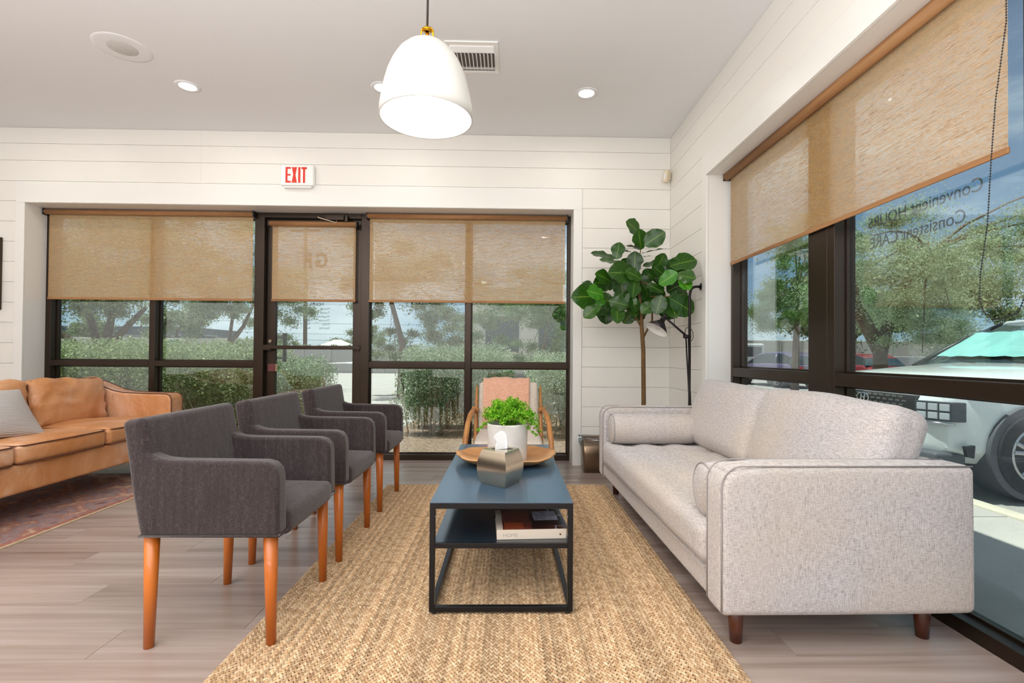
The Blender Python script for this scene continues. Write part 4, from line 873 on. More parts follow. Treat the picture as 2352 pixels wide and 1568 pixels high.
# ================================================================= FIDDLE LEAF FIG
fg = thing('fiddle_leaf_fig', (0, 0, 0), 0, 'tall fiddle leaf fig tree with big glossy leaves in the corner behind the linen sofa', 'plant')
M['pot_dark'] = simple('woven_grey_pot', srgb(120, 112, 104), 0.9, var=0.2, vscale=30)
MB().lathe([(0.001, 0.001), (0.12, 0.001), (0.15, 0.02), (0.165, 0.15), (0.16, 0.30), (0.150, 0.302), (0.148, 0.27), (0.001, 0.268)], 40, c=(1.14, 4.20, 0)).build('pot', 'pot_dark', fg, smooth=True)
LEAVES= [(1.131, 4.26, 2.117, 1.003, 4.168, 2.189, 'f'), (1.142, 4.259, 1.966, 1.102, 4.15, 2.108, 'f'), (1.081, 3.933, 1.932, 1.231, 3.888, 2.031, 'f'), (1.123, 4.227, 1.965, 0.98, 4.121, 1.985, 'e'), (1.069, 3.956, 1.87, 1.244, 3.91, 1.914, 'e'), (1.093, 4.019, 1.854, 1.157, 3.963, 1.859, 'e'), (0.873, 4.005, 1.828, 0.894, 3.994, 1.97, 'f'), (1.068, 4.321, 1.958, 0.916, 4.234, 1.968, 'e'), (0.919, 4.279, 1.889, 0.721, 4.28, 1.952, 'h'), (0.913, 4.044, 1.799, 0.754, 4.064, 1.851, 'h'), (1.039, 4.073, 1.724, 1.042, 4.063, 1.91, 'f'), (1.118, 4.305, 1.883, 0.98, 4.285, 1.89, 'h'), (1.126, 4.139, 1.8, 1.306, 4.083, 1.842, 'h'), (1.057, 4.072, 1.724, 0.833, 3.96, 1.728, 'f'), (1.107, 4.338, 1.755, 0.923, 4.233, 1.678, 'b'), (1.084, 4.126, 1.727, 1.167, 4.123, 1.575, 'f'), (1.032, 4.023, 1.691, 1.015, 4.001, 1.528, 'f'), (1.208, 4.07, 1.713, 1.176, 4.09, 1.764, 'f'), (1.214, 4.049, 1.697, 1.255, 4.022, 1.78, 'h'), (1.2, 3.92, 1.616, 1.307, 3.826, 1.698, 'b'), (1.269, 3.872, 1.753, 1.475, 3.848, 1.822, 'f'), (1.326, 3.935, 1.729, 1.263, 3.856, 1.798, 'f'), (1.293, 3.767, 1.665, 1.377, 3.65, 1.635, 'f'), (1.314, 3.761, 1.641, 1.359, 3.676, 1.554, 'b'), (1.283, 3.988, 1.565, 1.455, 4.005, 1.656, 'f'), (1.3, 3.965, 1.526, 1.436, 3.934, 1.548, 'f'), (1.279, 3.9, 1.506, 1.485, 3.919, 1.396, 'f'), (1.221, 3.91, 1.531, 1.172, 3.905, 1.38, 'f'), (1.293, 4.06, 1.537, 1.342, 4.053, 1.369, 'b'), (1.302, 3.991, 1.505, 1.327, 3.881, 1.361, 'f'), (1.217, 4.186, 1.539, 1.094, 4.158, 1.432, 'f'), (0.868, 4.184, 1.676, 0.742, 4.095, 1.731, 'f'), (0.884, 4.262, 1.662, 0.724, 4.17, 1.667, 'f'), (0.777, 4.013, 1.527, 0.635, 3.9, 1.566, 'b'), (0.804, 4.119, 1.533, 0.615, 4.054, 1.449, 'b'), (0.779, 4.119, 1.539, 0.539, 4.01, 1.524, 'f'), (0.713, 4.109, 1.601, 0.615, 4.085, 1.646, 'f'), (0.737, 4.027, 1.454, 0.614, 4.027, 1.36, 'f'), (0.862, 4.349, 1.548, 0.86, 4.346, 1.327, 'f'), (0.889, 4.345, 1.541, 0.759, 4.291, 1.415, 'f'), (0.923, 4.083, 1.536, 1.045, 4.02, 1.468, 'f'), (0.902, 4.159, 1.469, 0.957, 4.12, 1.364, 'f'), (1.11, 4.321, 1.447, 1.014, 4.336, 1.335, 'f'), (0.891, 4.293, 1.614, 0.851, 4.295, 1.726, 'f'), (0.939, 4.332, 1.673, 1.029, 4.264, 1.612, 'f'), (0.888, 4.037, 1.469, 0.886, 3.996, 1.311, 'f'), (1.024, 4.296, 1.616, 1.163, 4.274, 1.614, 'f'), (1.132, 4.023, 1.63, 1.225, 3.903, 1.566, 'f'), (1.18, 4.104, 1.744, 1.245, 3.988, 1.7, 'f'), (1.031, 4.171, 1.792, 0.992, 4.089, 1.846, 'f'), (1.41, 3.897, 1.711, 1.282, 3.876, 1.718, 'f'), (1.015, 4.051, 1.534, 1.045, 4.018, 1.407, 'f'), (1.006, 4.336, 1.674, 0.912, 4.268, 1.611, 'f'), (1.224, 4.039, 1.584, 1.154, 4.012, 1.629, 'f'), (0.849, 4.095, 1.688, 0.904, 4.006, 1.736, 'f'), (1.009, 4.126, 1.466, 1.05, 4.036, 1.383, 'f'), (1.116, 4.243, 1.557, 1.2, 4.17, 1.447, 'f'), (0.984, 4.127, 1.542, 0.878, 4.049, 1.47, 'f'), (0.993, 4.17, 1.65, 0.846, 4.082, 1.711, 'f'), (1.214, 4.048, 1.61, 1.27, 4.027, 1.508, 'f')]
TRUNK= [(1.14, 4.2, 0.26),(1.13, 4.1, 0.648), (1.125, 4.1, 1.087), (1.111, 4.1, 1.276), (1.107, 4.1, 1.414), (1.091, 4.1, 1.54), (1.077, 4.1, 1.716), (1.098, 4.1, 1.931)]
BR1= [(1.111, 4.1, 1.276), (1.054, 4.1, 1.376), (0.931, 4.12, 1.478), (0.823, 4.15, 1.537)]
BR2= [(1.124, 4.1, 1.194), (1.199, 4.1, 1.34), (1.193, 4.08, 1.413), (1.165, 4.05, 1.535), (1.279, 3.9, 1.518)]
BR3= [(1.084, 4.1, 1.666), (1.2, 4.0, 1.615), (1.309, 3.85, 1.69)]
BR4= [(1.083, 4.1, 1.641), (0.989, 4.15, 1.647), (0.902, 4.2, 1.86)]
MB().tube(TRUNK, [0.021, 0.019, 0.018, 0.017, 0.014, 0.012, 0.009, 0.004], 12).build('trunk', 'ficus_bark', fg, smooth=True)
for B_, r_ in ((BR1, 0.010), (BR2, 0.009), (BR3, 0.007), (BR4, 0.007)):
    MB().tube(B_, [r_*(1-0.5*i/(len(B_)-1)) for i in range(len(B_))], 10).build('branch', 'ficus_bark', fg, smooth=True)
def fig_mat(name, c_dark, c_mid, c_vein, rough=0.32):
    t = NT(name); uv = t.new('UVMap'); sp_ = t.new('SeparateXYZ'); t.link(uv.outputs[0], sp_.inputs[0])
    ab = t.new('Math', operation='ABSOLUTE'); t.link(sp_.outputs[0], ab.inputs[0])
    # side veins: v*8 - |u|*3
    m1 = t.new('Math', operation='MULTIPLY'); t.link(sp_.outputs[1], m1.inputs[0]); m1.inputs[1].default_value = 7.0
    m2 = t.new('Math', operation='MULTIPLY'); t.link(ab.outputs[0], m2.inputs[0]); m2.inputs[1].default_value = 2.2
    sb = t.new('Math', operation='SUBTRACT'); t.link(m1.outputs[0], sb.inputs[0]); t.link(m2.outputs[0], sb.inputs[1])
    fr_ = t.new('Math', operation='PINGPONG'); t.link(sb.outputs[0], fr_.inputs[0]); fr_.inputs[1].default_value = 0.5
    vein = t.ramp(fr_.outputs[0], [(0.0, (1, 1, 1, 1)), (0.09, (0, 0, 0, 1))]); midv = t.ramp(ab.outputs[0], [(0.015, (0.7,)*3+(1,)), (0.06, (0, 0, 0, 1))])
    oi = t.new('ObjectInfo'); base = t.mix(oi.outputs['Random'], c_dark, c_mid); n_ = t.noise(t.coord(scale=(8, 8, 8)), 1, 3); base = t.mix(n_, base, c_dark)
    c_ = t.mix(0.22, base, c_vein); c1 = t.mix(vein, base, c_); c2 = t.mix(midv, c1, c_vein); t.base(c2); t.b.inputs['Roughness'].default_value = rough
    hb = t.mix(0.5, vein, midv); t.bump(hb, -0.4, 0.004)
    tl = t.new('BsdfTranslucent'); t.link(c2, tl.inputs['Color']); mx = t.new('MixShader'); mx.inputs[0].default_value = 0.15
    t.link(t.b.outputs[0], mx.inputs[1]); t.link(tl.outputs[0], mx.inputs[2]); t.link(mx.outputs[0], t.out.inputs['Surface']); return t.m
M['fig_leaf'] = fig_mat('fig_leaf_dark', srgb(24, 62, 14), srgb(56, 106, 18), srgb(130, 168, 60))
M['fig_leaf_bright'] = fig_mat('fig_leaf_bright', srgb(48, 122, 20), srgb(86, 160, 30), srgb(160, 200, 80))
def fig_mesh(seed, mat, width=0.44, droop=0.12, cup=0.10):
    N, K = 15, 8; rs = random.Random(seed); vs, uv = [], []
    for i in range(N+1):
        v_ = i/N
        w = width*(math.sin(PI*min(1, max(0, v_))**0.72)**0.72)*(0.50+0.62*v_) if 0 < v_ < 1 else 0.004
        w *= (1-0.22*math.exp(-((v_-0.36)/0.13)**2)) if seed % 3 else 1
        for j in range(-K//2, K//2+1):
            u_ = j/(K/2); wav = 0.022*math.sin(v_*16+seed+u_)*abs(u_)**2
            vs.append((u_*w*(1+0.03*math.sin(v_*23+seed*2)), v_, cup*abs(u_)**1.6*w*1.4-droop*v_*v_+wav+0.006*math.cos(v_*44-abs(u_)*10)*abs(u_))); uv.append((u_, v_))
    st = K+1; fs = [(i*st+j, i*st+j+1, (i+1)*st+j+1, (i+1)*st+j) for i in range(N) for j in range(K)]
    me = bpy.data.meshes.new('leaf'); me.from_pydata(vs, [], fs); ul = me.uv_layers.new(name='UVMap')
    for l in me.loops: ul.data[l.index].uv = uv[l.vertex_index]
    me.materials.append(M[mat]); me.shade_smooth(); return me
FM = {'f': [fig_mesh(1, 'fig_leaf'), fig_mesh(2, 'fig_leaf', 0.48, 0.18), fig_mesh(3, 'fig_leaf', 0.46, 0.05)], 'b': [fig_mesh(4, 'fig_leaf_bright', 0.46)],
      'h': [fig_mesh(5, 'fig_leaf', 0.42, 0.1), fig_mesh(7, 'fig_leaf', 0.42, 0.2)], 'e': [fig_mesh(8, 'fig_leaf', 0.30, 0.08)]}
rsf = random.Random(11)
for _ in range(26):
    cx, cz = rsf.choice([(0.86, 1.52), (0.98, 1.60), (1.10, 1.62), (1.22, 1.60), (1.30, 1.66), (1.0, 1.74), (1.16, 1.72), (1.22, 1.50)])
    a = rsf.uniform(0, 2*PI); L = rsf.uniform(0.15, 0.22); px_, pz_ = cx+rsf.uniform(-.06, .06), cz+rsf.uniform(-.05, .05); py_ = rsf.uniform(4.02, 4.22)-max(0, px_-1.1)*0.5
    LEAVES.append((px_, py_, pz_, px_+L*math.cos(a)*0.85, py_-0.03, pz_+L*math.sin(a)*0.85, 'f'))
for i, (ax_, ay_, az_, bx_, by_, bz_, kd) in enumerate(LEAVES):
    a_ = Vector((ax_, ay_, az_)); b2 = Vector((bx_, by_, bz_)); d_ = b2-a_; L = d_.length*1.04; yv = d_.normalized()
    face = {'f': Vector((random.uniform(-.35, .35), -1, random.uniform(0.0, .5))), 'b': Vector((-.1, -1, .35)), 'h': Vector((random.uniform(-.2, .2), -0.55, 0.85)), 'e': Vector((0.0, -0.16, 1))}[kd]
    zv = (face - yv*face.dot(yv)).normalized(); xv = yv.cross(zv)
    o = bpy.data.objects.new('leaf', random.choice(FM[kd])); COL.objects.link(o); o.parent = fg
    sw = 1.12 if d_.length < 0.3 else 0.95
    o.matrix_local = Matrix.Translation(a_) @ Matrix((xv, yv, zv)).transposed().to_4x4() @ Matrix.Diagonal((L*sw, L, L, 1))

# ================================================================= FLOOR LAMP BRACED TO THE WALL
M['lamp_black'] = simple('aged_black_lamp_metal', srgb(38, 33, 34), 0.35, metal=0.6)
fla = thing('floor_lamp', (1.436, 3.885, 0), 0, 'black articulated reading lamp with cone shade in the corner by the fiddle leaf fig', 'lamp')
MB().lathe([(0.001, 0.0), (0.075, 0.0), (0.075, 0.012), (0.02, 0.03), (0.001, 0.032)], 32, c=(0, 0, 0.0005)).build('base', 'lamp_black', fla, smooth=True)
MB().tube([(0, 0, 0.03), (0, 0, 1.49)]+bez((0, 0, 1.50), (0, 0, 1.58), (0.02, 0, 1.594), (0.055, 0, 1.596), 8)+[(0.088, 0, 1.596)], 0.0105, 12).build('pole', 'lamp_black', fla, smooth=True)
MB().tube([(0.084, 0, 1.596), (0.0935, 0, 1.596)], 0.026, 20).build('wall_flange', 'lamp_black', fla, smooth=True)
J = Vector((-0.022, -0.005, 1.198)); Nk = Vector((-0.200, -0.02, 1.345))
MB().tube([J+Vector((-0.010, 0, 0)), (-0.002, -0.015, 0.62), (0.0, -0.015, 0.25)], [0.0055, 0.007, 0.007], 8).build('lower_arm', 'lamp_black', fla, smooth=True)
MB().tube([J+Vector((0.010, 0, 0)), (0.006, -0.012, 0.62), (0.006, -0.012, 0.25)], [0.0055, 0.007, 0.007], 8).build('lower_arm', 'lamp_black', fla, smooth=True)
MB().tube([J+Vector((-0.028, 0, 0)), J+Vector((0.028, 0, 0))], 0.015, 14).build('joint', 'lamp_black', fla, smooth=True)
MB().tube([J, Nk], 0.0085, 12).build('upper_arm', 'lamp_black', fla, smooth=True)
MB().tube(bez(J+Vector((-0.02, -0.01, 0.02)), J+Vector((-0.03, -0.01, 0.10)), J+Vector((0.05, -0.01, 0.08)), J+Vector((0.045, -0.01, 0.0)), 8)+bez(J+Vector((0.045, -0.01, 0.0)), J+Vector((0.045, 0, -0.03)), J+Vector((0.03, 0, -0.05)), J+Vector((0.01, 0, -0.03)), 5)[1:], 0.0028, 6).build('cord', 'cord', fla, smooth=True)
MB().tube(bez(Nk+Vector((0.03, 0, -0.02)), Nk+Vector((0.06, 0, 0.03)), Nk+Vector((0.085, 0, -0.01)), Nk+Vector((0.065, 0, -0.06)), 8), 0.0028, 6).build('cord', 'cord', fla, smooth=True)
axd = Vector((-0.080, -0.022, -0.120)).normalized(); p0 = Vector((-0.212, -0.02, 1.345)); QM = Matrix.Translation(p0) @ axd.to_track_quat('Z', 'Y').to_matrix().to_4x4()
m = MB().lathe([(0.020, 0.0), (0.022, 0.035), (0.026, 0.038), (0.096, 0.118), (0.094, 0.118), (0.024, 0.040)], 40); sh_ = xf(m, QM).build('shade', 'lamp_black', fla, smooth=True)
m = MB().lathe([(0.0950, 0.1185), (0.0915, 0.1165), (0.0225, 0.0425), (0.001, 0.0425)], 40); xf(m, QM).build('shade_lining', 'white_enamel', fla, smooth=True)
m = MB().ball((0, 0, 0.085), 0.028, 16, 10); xf(m, QM).build('bulb', 'clear_bulb', fla, smooth=True)
m = MB().tube([(0, 0, -0.03), (0, 0, 0.0)], 0.018, 16); xf(m, QM).build('socket', 'lamp_black', fla, smooth=True)

# ================================================================= TAN LEATHER SOFA
ts = thing('leather_sofa', (0, 0, 0), 0, 'tan leather sofa with dark piping at the left, end towards the window', 'sofa')
Y0, Y1 = 2.14, 4.41; XFt = -2.87; XBt = -3.84
rbox(0.44, (Y1-Y0)/2-0.01, 0.088, 0.02, 10, c=(XFt-0.455, (Y0+Y1)/2, 0.286), wob=0.003).build('base', 'leather', ts, smooth=True)
sy = [2.305, 2.945, 3.592, 4.240]
for k in range(3):
    a, b = sy[k]+0.004, sy[k+1]-0.004
    m = rbox(0.375, (b-a)/2, 0.062, 0.034, 14, puff=(0.014, 0.004, 0.026), c=(XFt-0.375, (a+b)/2, 0.430), wob=0.008, wf=4.5, seed=k*2.1+1, wr=0.003)
    o = m.build('seat_cushion', 'leather', ts, smooth=True)
    for zz, xx in ((0.378, XFt+0.006), (0.482, XFt+0.004)):
        MB().tube([(xx-0.70, a+0.006, zz+(0.012 if zz > 0.4 else 0)), (xx-0.03, a+0.004, zz), (xx-0.004, a+0.03, zz), (xx+0.010, (a+b)/2, zz), (xx-0.004, b-0.03, zz), (xx-0.03, b-0.004, zz), (xx-0.70, b-0.006, zz+(0.012 if zz > 0.4 else 0))], 0.0046, 6).build('piping', 'piping_dark', o, smooth=True)
for k in range(3):
    a, b = sy[k]+0.004, sy[k+1]-0.004
    m = rbox(0.095, (b-a)/2, 0.180, 0.045, 14, puff=(0.04, 0.0, 0.004), wob=0.022, wf=4.2, seed=k*3.7+0.5, wr=0.014, power=3)
    BM = Matrix.Translation((-3.500, (a+b)/2, 0.640)) @ Matrix.Rotation(-0.20, 4, 'Y'); xf(m, BM)
    o = m.build('back_cushion', 'leather', ts, smooth=True)
    hy, hz = (b-a)/2-0.006, 0.172
    P = [BM @ Vector((0.078, y_, z_)) for (y_, z_) in ((-hy, -hz), (-hy, hz-0.03), (-hy+0.03, hz), (0, hz+0.004), (hy-0.03, hz), (hy, hz-0.03), (hy, -hz))]
    MB().tube(P, 0.0046, 6).build('piping', 'piping_dark', o, smooth=True)
rbox(0.060, (Y1-Y0)/2-0.004, 0.265, 0.03, 8, c=(XBt+0.065, (Y0+Y1)/2, 0.475)).build('back_frame', 'leather', ts, smooth=True)
arm_prof = [(XFt-0.002, 0.200), (XFt-0.004, 0.64), (XFt-0.016, 0.672), (XFt-0.045, 0.686), (-3.10, 0.690), (-3.28, 0.697), (-3.37, 0.715), (-3.45, 0.750), (-3.54, 0.785), (-3.66, 0.800), (XBt, 0.795), (XBt, 0.200)]
for a, b in ((4.248, Y1), (Y0, 2.298)):
    o = MB().prism(arm_prof, 1, a, b).build('arm', 'leather', ts, bevel=0.018, seg=3)
    for yy in (a+0.010, b-0.010): MB().tube([(x, yy, z+0.001) for x, z in arm_prof[0:10]], 0.0042, 6).build('piping', 'piping_dark', o, smooth=True)
for (lx, ly) in ((-3.02, 2.3), (-3.02, 4.25), (-3.70, 2.3), (-3.70, 4.25)): MB().tube([(lx, ly, 0.205), (lx, ly, 0.0085)], [0.028, 0.020], 16).build('leg', 'walnut', ts, smooth=True)
pw = thing('striped_pillow', (0, 0, 0), 0, 'grey and cream finely striped square pillow on the tan leather sofa', 'pillow')
PM = Matrix.Translation((-3.175, 3.085, 0.655)) @ Matrix.Rotation(-0.62, 4, 'Y') @ Matrix.Rotation(-0.10, 4, 'X')
m = rbox(0.020, 0.25, 0.185, 0.019, 16, puff=(0.062, 0, 0), power=2.2)
m.v = [(x, y_*(1-0.07*(1-(abs(z)/0.185)**2)), z*(1-0.09*(1-(abs(y_)/0.25)**2))) for x, y_, z in m.v]
o = m.build('cover', 'pillow', None, smooth=True); o.parent = pw; pw.matrix_world = PM

# ================================================================= OUTSIDE
G0 = -0.20
MB().box(-90, 90, -12, 130, -0.5, G0).build('ground', 'asphalt', None); tag(bpy.data.objects['ground'], kind='structure')
gw = thing('pavement', (0, 0, 0), kind='structure')
for k in range(9):
    MB().box(XF+0.125, 3.62, -4.0+k*1.5+0.006, -2.5+k*1.5-0.006, G0, -0.10).build('slab', 'concrete', gw, bevel=0.006)
MB().box(3.624, 3.76, -4.0, 9.5, G0, -0.085).build('curb', 'curb', gw, bevel=0.02)
for k in range(13): MB().box(-2.72, -1.62, YF+0.125+k*1.2, YF+1.315+k*1.2, G0, -0.085).build('slab', 'concrete', gw, bevel=0.006)
MB().box(-30, 4.2, 9.6, 40, G0, -0.12).build('driveway', 'concrete', gw)
MB().box(-12, -2.725, YF+0.125, 9.55, G0, -0.09).build('planting_bed', 'mulch', gw)
MB().box(-1.615, 3.0, YF+0.125, 9.55, G0, -0.09).build('planting_bed', 'mulch', gw)
rf = MB().box(XL-0.2, XF+0.13, YN-0.2, YF+0.13, ZC+0.21, 3.52).build('roof', 'stucco', None); tag(rf, kind='structure')

def stems(m, x0, x1, y0, y1, z0, z1, n, r=0.008, spread=0.35):
    for k in range(n):
        x, y = random.uniform(x0, x1), random.uniform(y0, y1); h = random.uniform(0.6, 1.0)*(z1-z0)
        a = random.uniform(0, 2*PI); q_ = random.uniform(0.1, spread)
        p = [(x, y, z0), (x+q_*0.3*math.cos(a), y+q_*0.3*math.sin(a), z0+h*0.4), (x+q_*math.cos(a), y+q_*math.sin(a), z0+h)]
        m.tube(p, [r, r*0.8, r*0.3], 5)
        for j in range(2):
            a2 = random.uniform(0, 2*PI); p1 = Vector(p[1]); m.tube([p1, p1+Vector((0.16*math.cos(a2), 0.16*math.sin(a2), h*0.3))], [r*0.6, r*0.2], 4)
def hedge(name, label, x0, x1, y0, y1, z1, mat, per=900, size=0.045, step=0.36, group=None, top_round=0.0):
    t = thing(name, (0, 0, 0), 0, label, 'hedge', group); C_, R_ = [], []; nx = max(1, int((x1-x0)/step))
    hy = (y1-y0)/2
    for i in range(nx):
        x = x0+(i+0.5)*(x1-x0)/nx; e = min(i, nx-1-i); dz = top_round*max(0, 1.2-e*0.8)
        for j, y in enumerate((y0+hy*0.45, y0+hy*1.5)):
            for z, rz in ((0.30, 0.34), (0.68, 0.34), (z1-0.27-dz, 0.28)):
                C_.append((x+random.uniform(-.04, .04), y, z)); R_.append((0.30+random.uniform(-.03, .05), hy*(0.55 if z > 0.4 else 0.42)+random.uniform(-.04, .05), rz+random.uniform(-.03, .03)))
    keep = [k for k in range(len(C_))]
    leaf_cloud('foliage', mat, t, C_, R_, per, size, 0.5, shell=0.9, kind='stuff')
    m = MB(); stems(m, x0+0.1, x1-0.1, y0+0.10, y1-0.1, -0.09, z1-0.15, int((x1-x0)*34)); m.build('stems', 'twig', t, kind='stuff')
    return t
hedge('hedge', 'long clipped green hedge outside the window left of the glass door', -9.2, -3.20, 6.15, 7.35, 1.22, 'hedge_leaf', 2300, 0.033)
hedge('bush', 'rounded clipped bush outside, seen through the glass door', -3.08, -2.55, 6.3, 7.4, 1.16, 'bush_leaf', 2600, 0.030, 0.32, top_round=0.12)
hedge('hedge', 'clipped bush outside behind the window right of the glass door', -1.52, 0.0, 6.75, 8.05, 1.20, 'bush_leaf', 2600, 0.030)
hedge('bush', 'pale dry clipped bush outside, behind the wooden lounge chair', 0.30, 2.3, 6.55, 7.95, 1.13, 'mesq_leaf', 2000, 0.028)

def tree(label, base, trunk_pts, crown, mat, per, size, aspect=0.4, r=0.16, group='trees beyond the windows', name='tree', branches=6, flat=0.0, elong=None, shell=0.95):
    t = thing(name, base, 0, label, 'tree', group); B = Vector(base)
    for tp in trunk_pts:
        MB().tube([Vector(p) for p in tp], [r*(1-0.6*i/(len(tp)-1)) for i in range(len(tp))], 9).build('trunk', 'bark', t, smooth=True)
    m = MB(); rs = random.Random(int(abs(base[0]*31+base[1]*7)))
    end = Vector(trunk_pts[0][-1])
    for k in range(branches):
        c, rad = crown[rs.randrange(len(crown))]; tgt = Vector(c)+Vector([rs.uniform(-.6, .6)*q_ for q_ in rad]); m.tube(bez(end-Vector((0, 0, 0.4)), end+Vector((0, 0, .3)), (end+tgt)/2+Vector((0, 0, 0.3)), tgt, 5), [r*0.22*(1-0.15*i) for i in range(6)], 5)
    if branches: m.build('branches', 'bark', t, kind='stuff')
    C_, R_ = [], []
    for c, rad in crown:
        vol = max(rad); nsub = max(7, int(11*vol))
        for k in range(nsub):
            d = Vector([rs.gauss(0, 1) for _ in range(3)]).normalized(); f = rs.uniform(0.25, 0.95)
            C_.append((c[0]+d.x*rad[0]*f, c[1]+d.y*rad[1]*f, c[2]+d.z*rad[2]*f)); s_ = rs.uniform(0.14, 0.36)*vol; R_.append((s_*rs.uniform(.8, 1.3), s_, s_*rs.uniform(.4, .8)))
    leaf_cloud('crown', mat, t, C_, R_, int(per*1.35), size, aspect, shell=shell, soft=0.62, flat=flat, elong=elong, kind='stuff')
    return t
tree('big spreading tree with forked trunk outside, beyond the left window hedge', (-11.5, 14, G0), [[(0, 0, 0), (0, 0, 1.4), (-0.3, 0, 2.4), (-0.5, 0, 3.6)], [(0.1, 0, 0.9), (0.3, 0, 1.9), (0.5, 0, 3.0)], [(0.1, 0, 1.1), (0.6, 0, 1.75), (1.3, 0, 2.5)], [(-0.15, 0.2, 0.95), (-0.9, 0.3, 1.5), (-1.7, 0.3, 2.0)]],
     [((0, 0, 4.2), (3.9, 2.5, 1.8)), ((-2.4, -.3, 3.3), (2.0, 1.5, 1.3)), ((0.2, 0, 3.0), (2.2, 1.4, 0.8)), ((2.4, 0, 3.1), (1.7, 1.4, 1.1)), ((-0.2, -1.6, 2.95), (3.6, 0.8, 0.75))], 'tree_leaf', 1000, 0.065, r=0.14)
tree('pale leafy tree outside, just left of the glass door', (-9.0, 16, G0), [[(0, 0, 0), (0, 0, 1.6), (0.2, 0, 3.2)], [(0, 0, 1.5), (0.45, 0, 2.1), (0.8, 0, 2.9)]],
     [((0.4, 0, 3.9), (2.1, 1.8, 1.9)), ((-0.9, 0, 2.9), (1.1, 1, 1.0)), ((1.7, 0, 2.8), (1.2, 0.9, 1.2)), ((0.4, 0, 2.7), (1.0, 0.9, 0.8))], 'mesq_leaf', 800, 0.068, r=0.085)
tree('tree with leaning trunk outside, behind the window right of the door', (-2.85, 13, G0), [[(0, 0, 0), (0.05, 0, 1.5), (-0.25, 0, 2.6), (-0.1, 0, 3.4)]],
     [((0, 0, 3.6), (2.1, 1.8, 1.5)), ((1.1, 0.3, 2.3), (1.2, 1.2, 0.9)), ((-1.0, 0, 2.7), (0.8, 0.8, 0.8)), ((-0.5, 1.2, 1.25), (0.9, 0.7, 0.75)), ((1.3, 1.0, 1.4), (1.3, 0.8, 1.0))], 'tree_leaf', 820, 0.062, r=0.10)
tree('dark tree outside against the beige building, above the lounge chair', (0.9, 14.5, G0), [[(0, 0, 0), (0.1, 0, 1.3), (0.3, 0, 2.6)]],
     [((0, 0, 3.0), (2.3, 1.4, 1.6)), ((-1.6, 0.3, 1.9), (1.1, 1.1, 0.9)), ((1.6, 0.3, 1.9), (1.0, 1.0, 0.9)), ((0.2, -.3, 1.6), (1.2, 0.8, 0.8))], 'green_leaf', 820, 0.062, r=0.09)
for x_, y_, s_, lb in ((-26.5, 58, 1.3, 'small round tree on the horizon, left of the utility pole'), (-20.6, 60, 1.2, 'small round tree on the horizon, right of the utility pole'), (-17.6, 62, 1.8, 'larger tree on the horizon at the right of the door glass'), (-33, 40, 1.6, 'distant dark tree behind the pale leafy tree'), (-20.0, 30, 1.6, 'distant green tree right of the tiny palms')):
    tree(lb, (x_, y_, G0), [[(0, 0, 0), (0, 0, 1.6*s_)]], [((0, 0, 1.9*s_), (1.5*s_, 1.2, 1.0*s_))], 'tree_leaf', 260, 0.22, r=0.15, branches=0, group='small trees on the horizon')
# outside right
tree('feathery mesquite tree outside, over the white car', (7.35, 9.6, G0), [[(0, 0, 0), (0, 0, 1.3), (0.3, 0, 2.4), (0.8, -0.2, 3.4)], [(0, 0, 1.4), (-0.5, 0, 2.3), (-0.6, 0, 3.2)]],
     [((1.4, -0.9, 3.2), (2.6, 1.5, 1.5)), ((-0.2, -0.5, 2.7), (1.5, 1.2, 1.3)), ((3.4, -1.2, 3.7), (2.0, 1.6, 1.5)), ((0.6, -0.4, 1.75), (1.4, 1.0, 0.7)), ((3.0, -1.6, 2.0), (1.8, 1.0, 1.0))], 'mesq_leaf', 1500, 0.052, 0.24, r=0.15, branches=14, group='trees outside the right window')
tree('bright green feathery tree outside the narrow pane of the right window', (7.15, 12.2, G0), [[(0, 0, 0), (0.05, 0, 1.6), (0.1, 0, 3.0)]],
     [((-0.5, -.3, 3.0), (1.3, 1.2, 1.4)), ((-0.7, -0.5, 2.1), (1.0, 0.8, 0.8)), ((0.4, 0, 4.4), (1.4, 1.2, 1.0))], 'green_leaf', 1700, 0.045, 0.25, r=0.11, branches=10, group='trees outside the right window')
tree('yellowish tree farther away outside, left of the mesquite', (11.4, 14.8, G0), [[(0, 0, 0), (0, 0, 2.4)]], [((0, 0, 3.6), (1.9, 1.5, 1.5)), ((1.7, 0, 3.2), (1.4, 1.2, 1.4))], 'mesq_leaf', 420, 0.12, 0.4, r=0.14, branches=5, group='trees outside the right window')
tree('tree far behind the parked cars outside the right window', (17.0, 24, G0), [[(0, 0, 0), (0, 0, 2.4)]], [((0, 0, 3.6), (3.4, 2, 2.2)), ((5, 0, 4.2), (3.4, 2, 2.6)), ((-1.5, 2, 4.6), (2.6, 2, 2.4))], 'tree_leaf', 300, 0.2, 0.5, r=0.2, branches=4, group='trees outside the right window')

# utility pole and wires
up = thing('utility_pole', (-15.6, 38, G0), 0, 'tall grey wooden utility pole seen through the glass door', 'pole')
MB().tube([(0, 0, 0), (-0.05, 0, 6), (-0.1, 0, 12)], [0.16, 0.14, 0.12], 12).build('pole', 'bark', up, smooth=True)
MB().box(-1.2, 1.0, -0.08, 0.08, 10.6, 10.75).build('cross_arm', 'bark', up)
pwl = thing('power_lines', (0, 95, 0), 0, 'thin dark power lines crossing the sky beyond the utility pole', 'cables')
M['wire'] = simple('wire', srgb(110, 124, 136), 0.8)
for z_ in (10.6, 6.9, 4.9, 3.7): MB().tube([(-70, 0, z_+0.8), (-45, 0, z_), (-20, 0, z_-0.2), (5, 0, z_+0.5)], 0.035, 5).build('cable', 'wire', pwl)
for x_ in (-70, 5): MB().tube([(x_, 0, G0), (x_, 0, 12.2)], 0.14, 8).build('support_pole', 'bark', pwl)
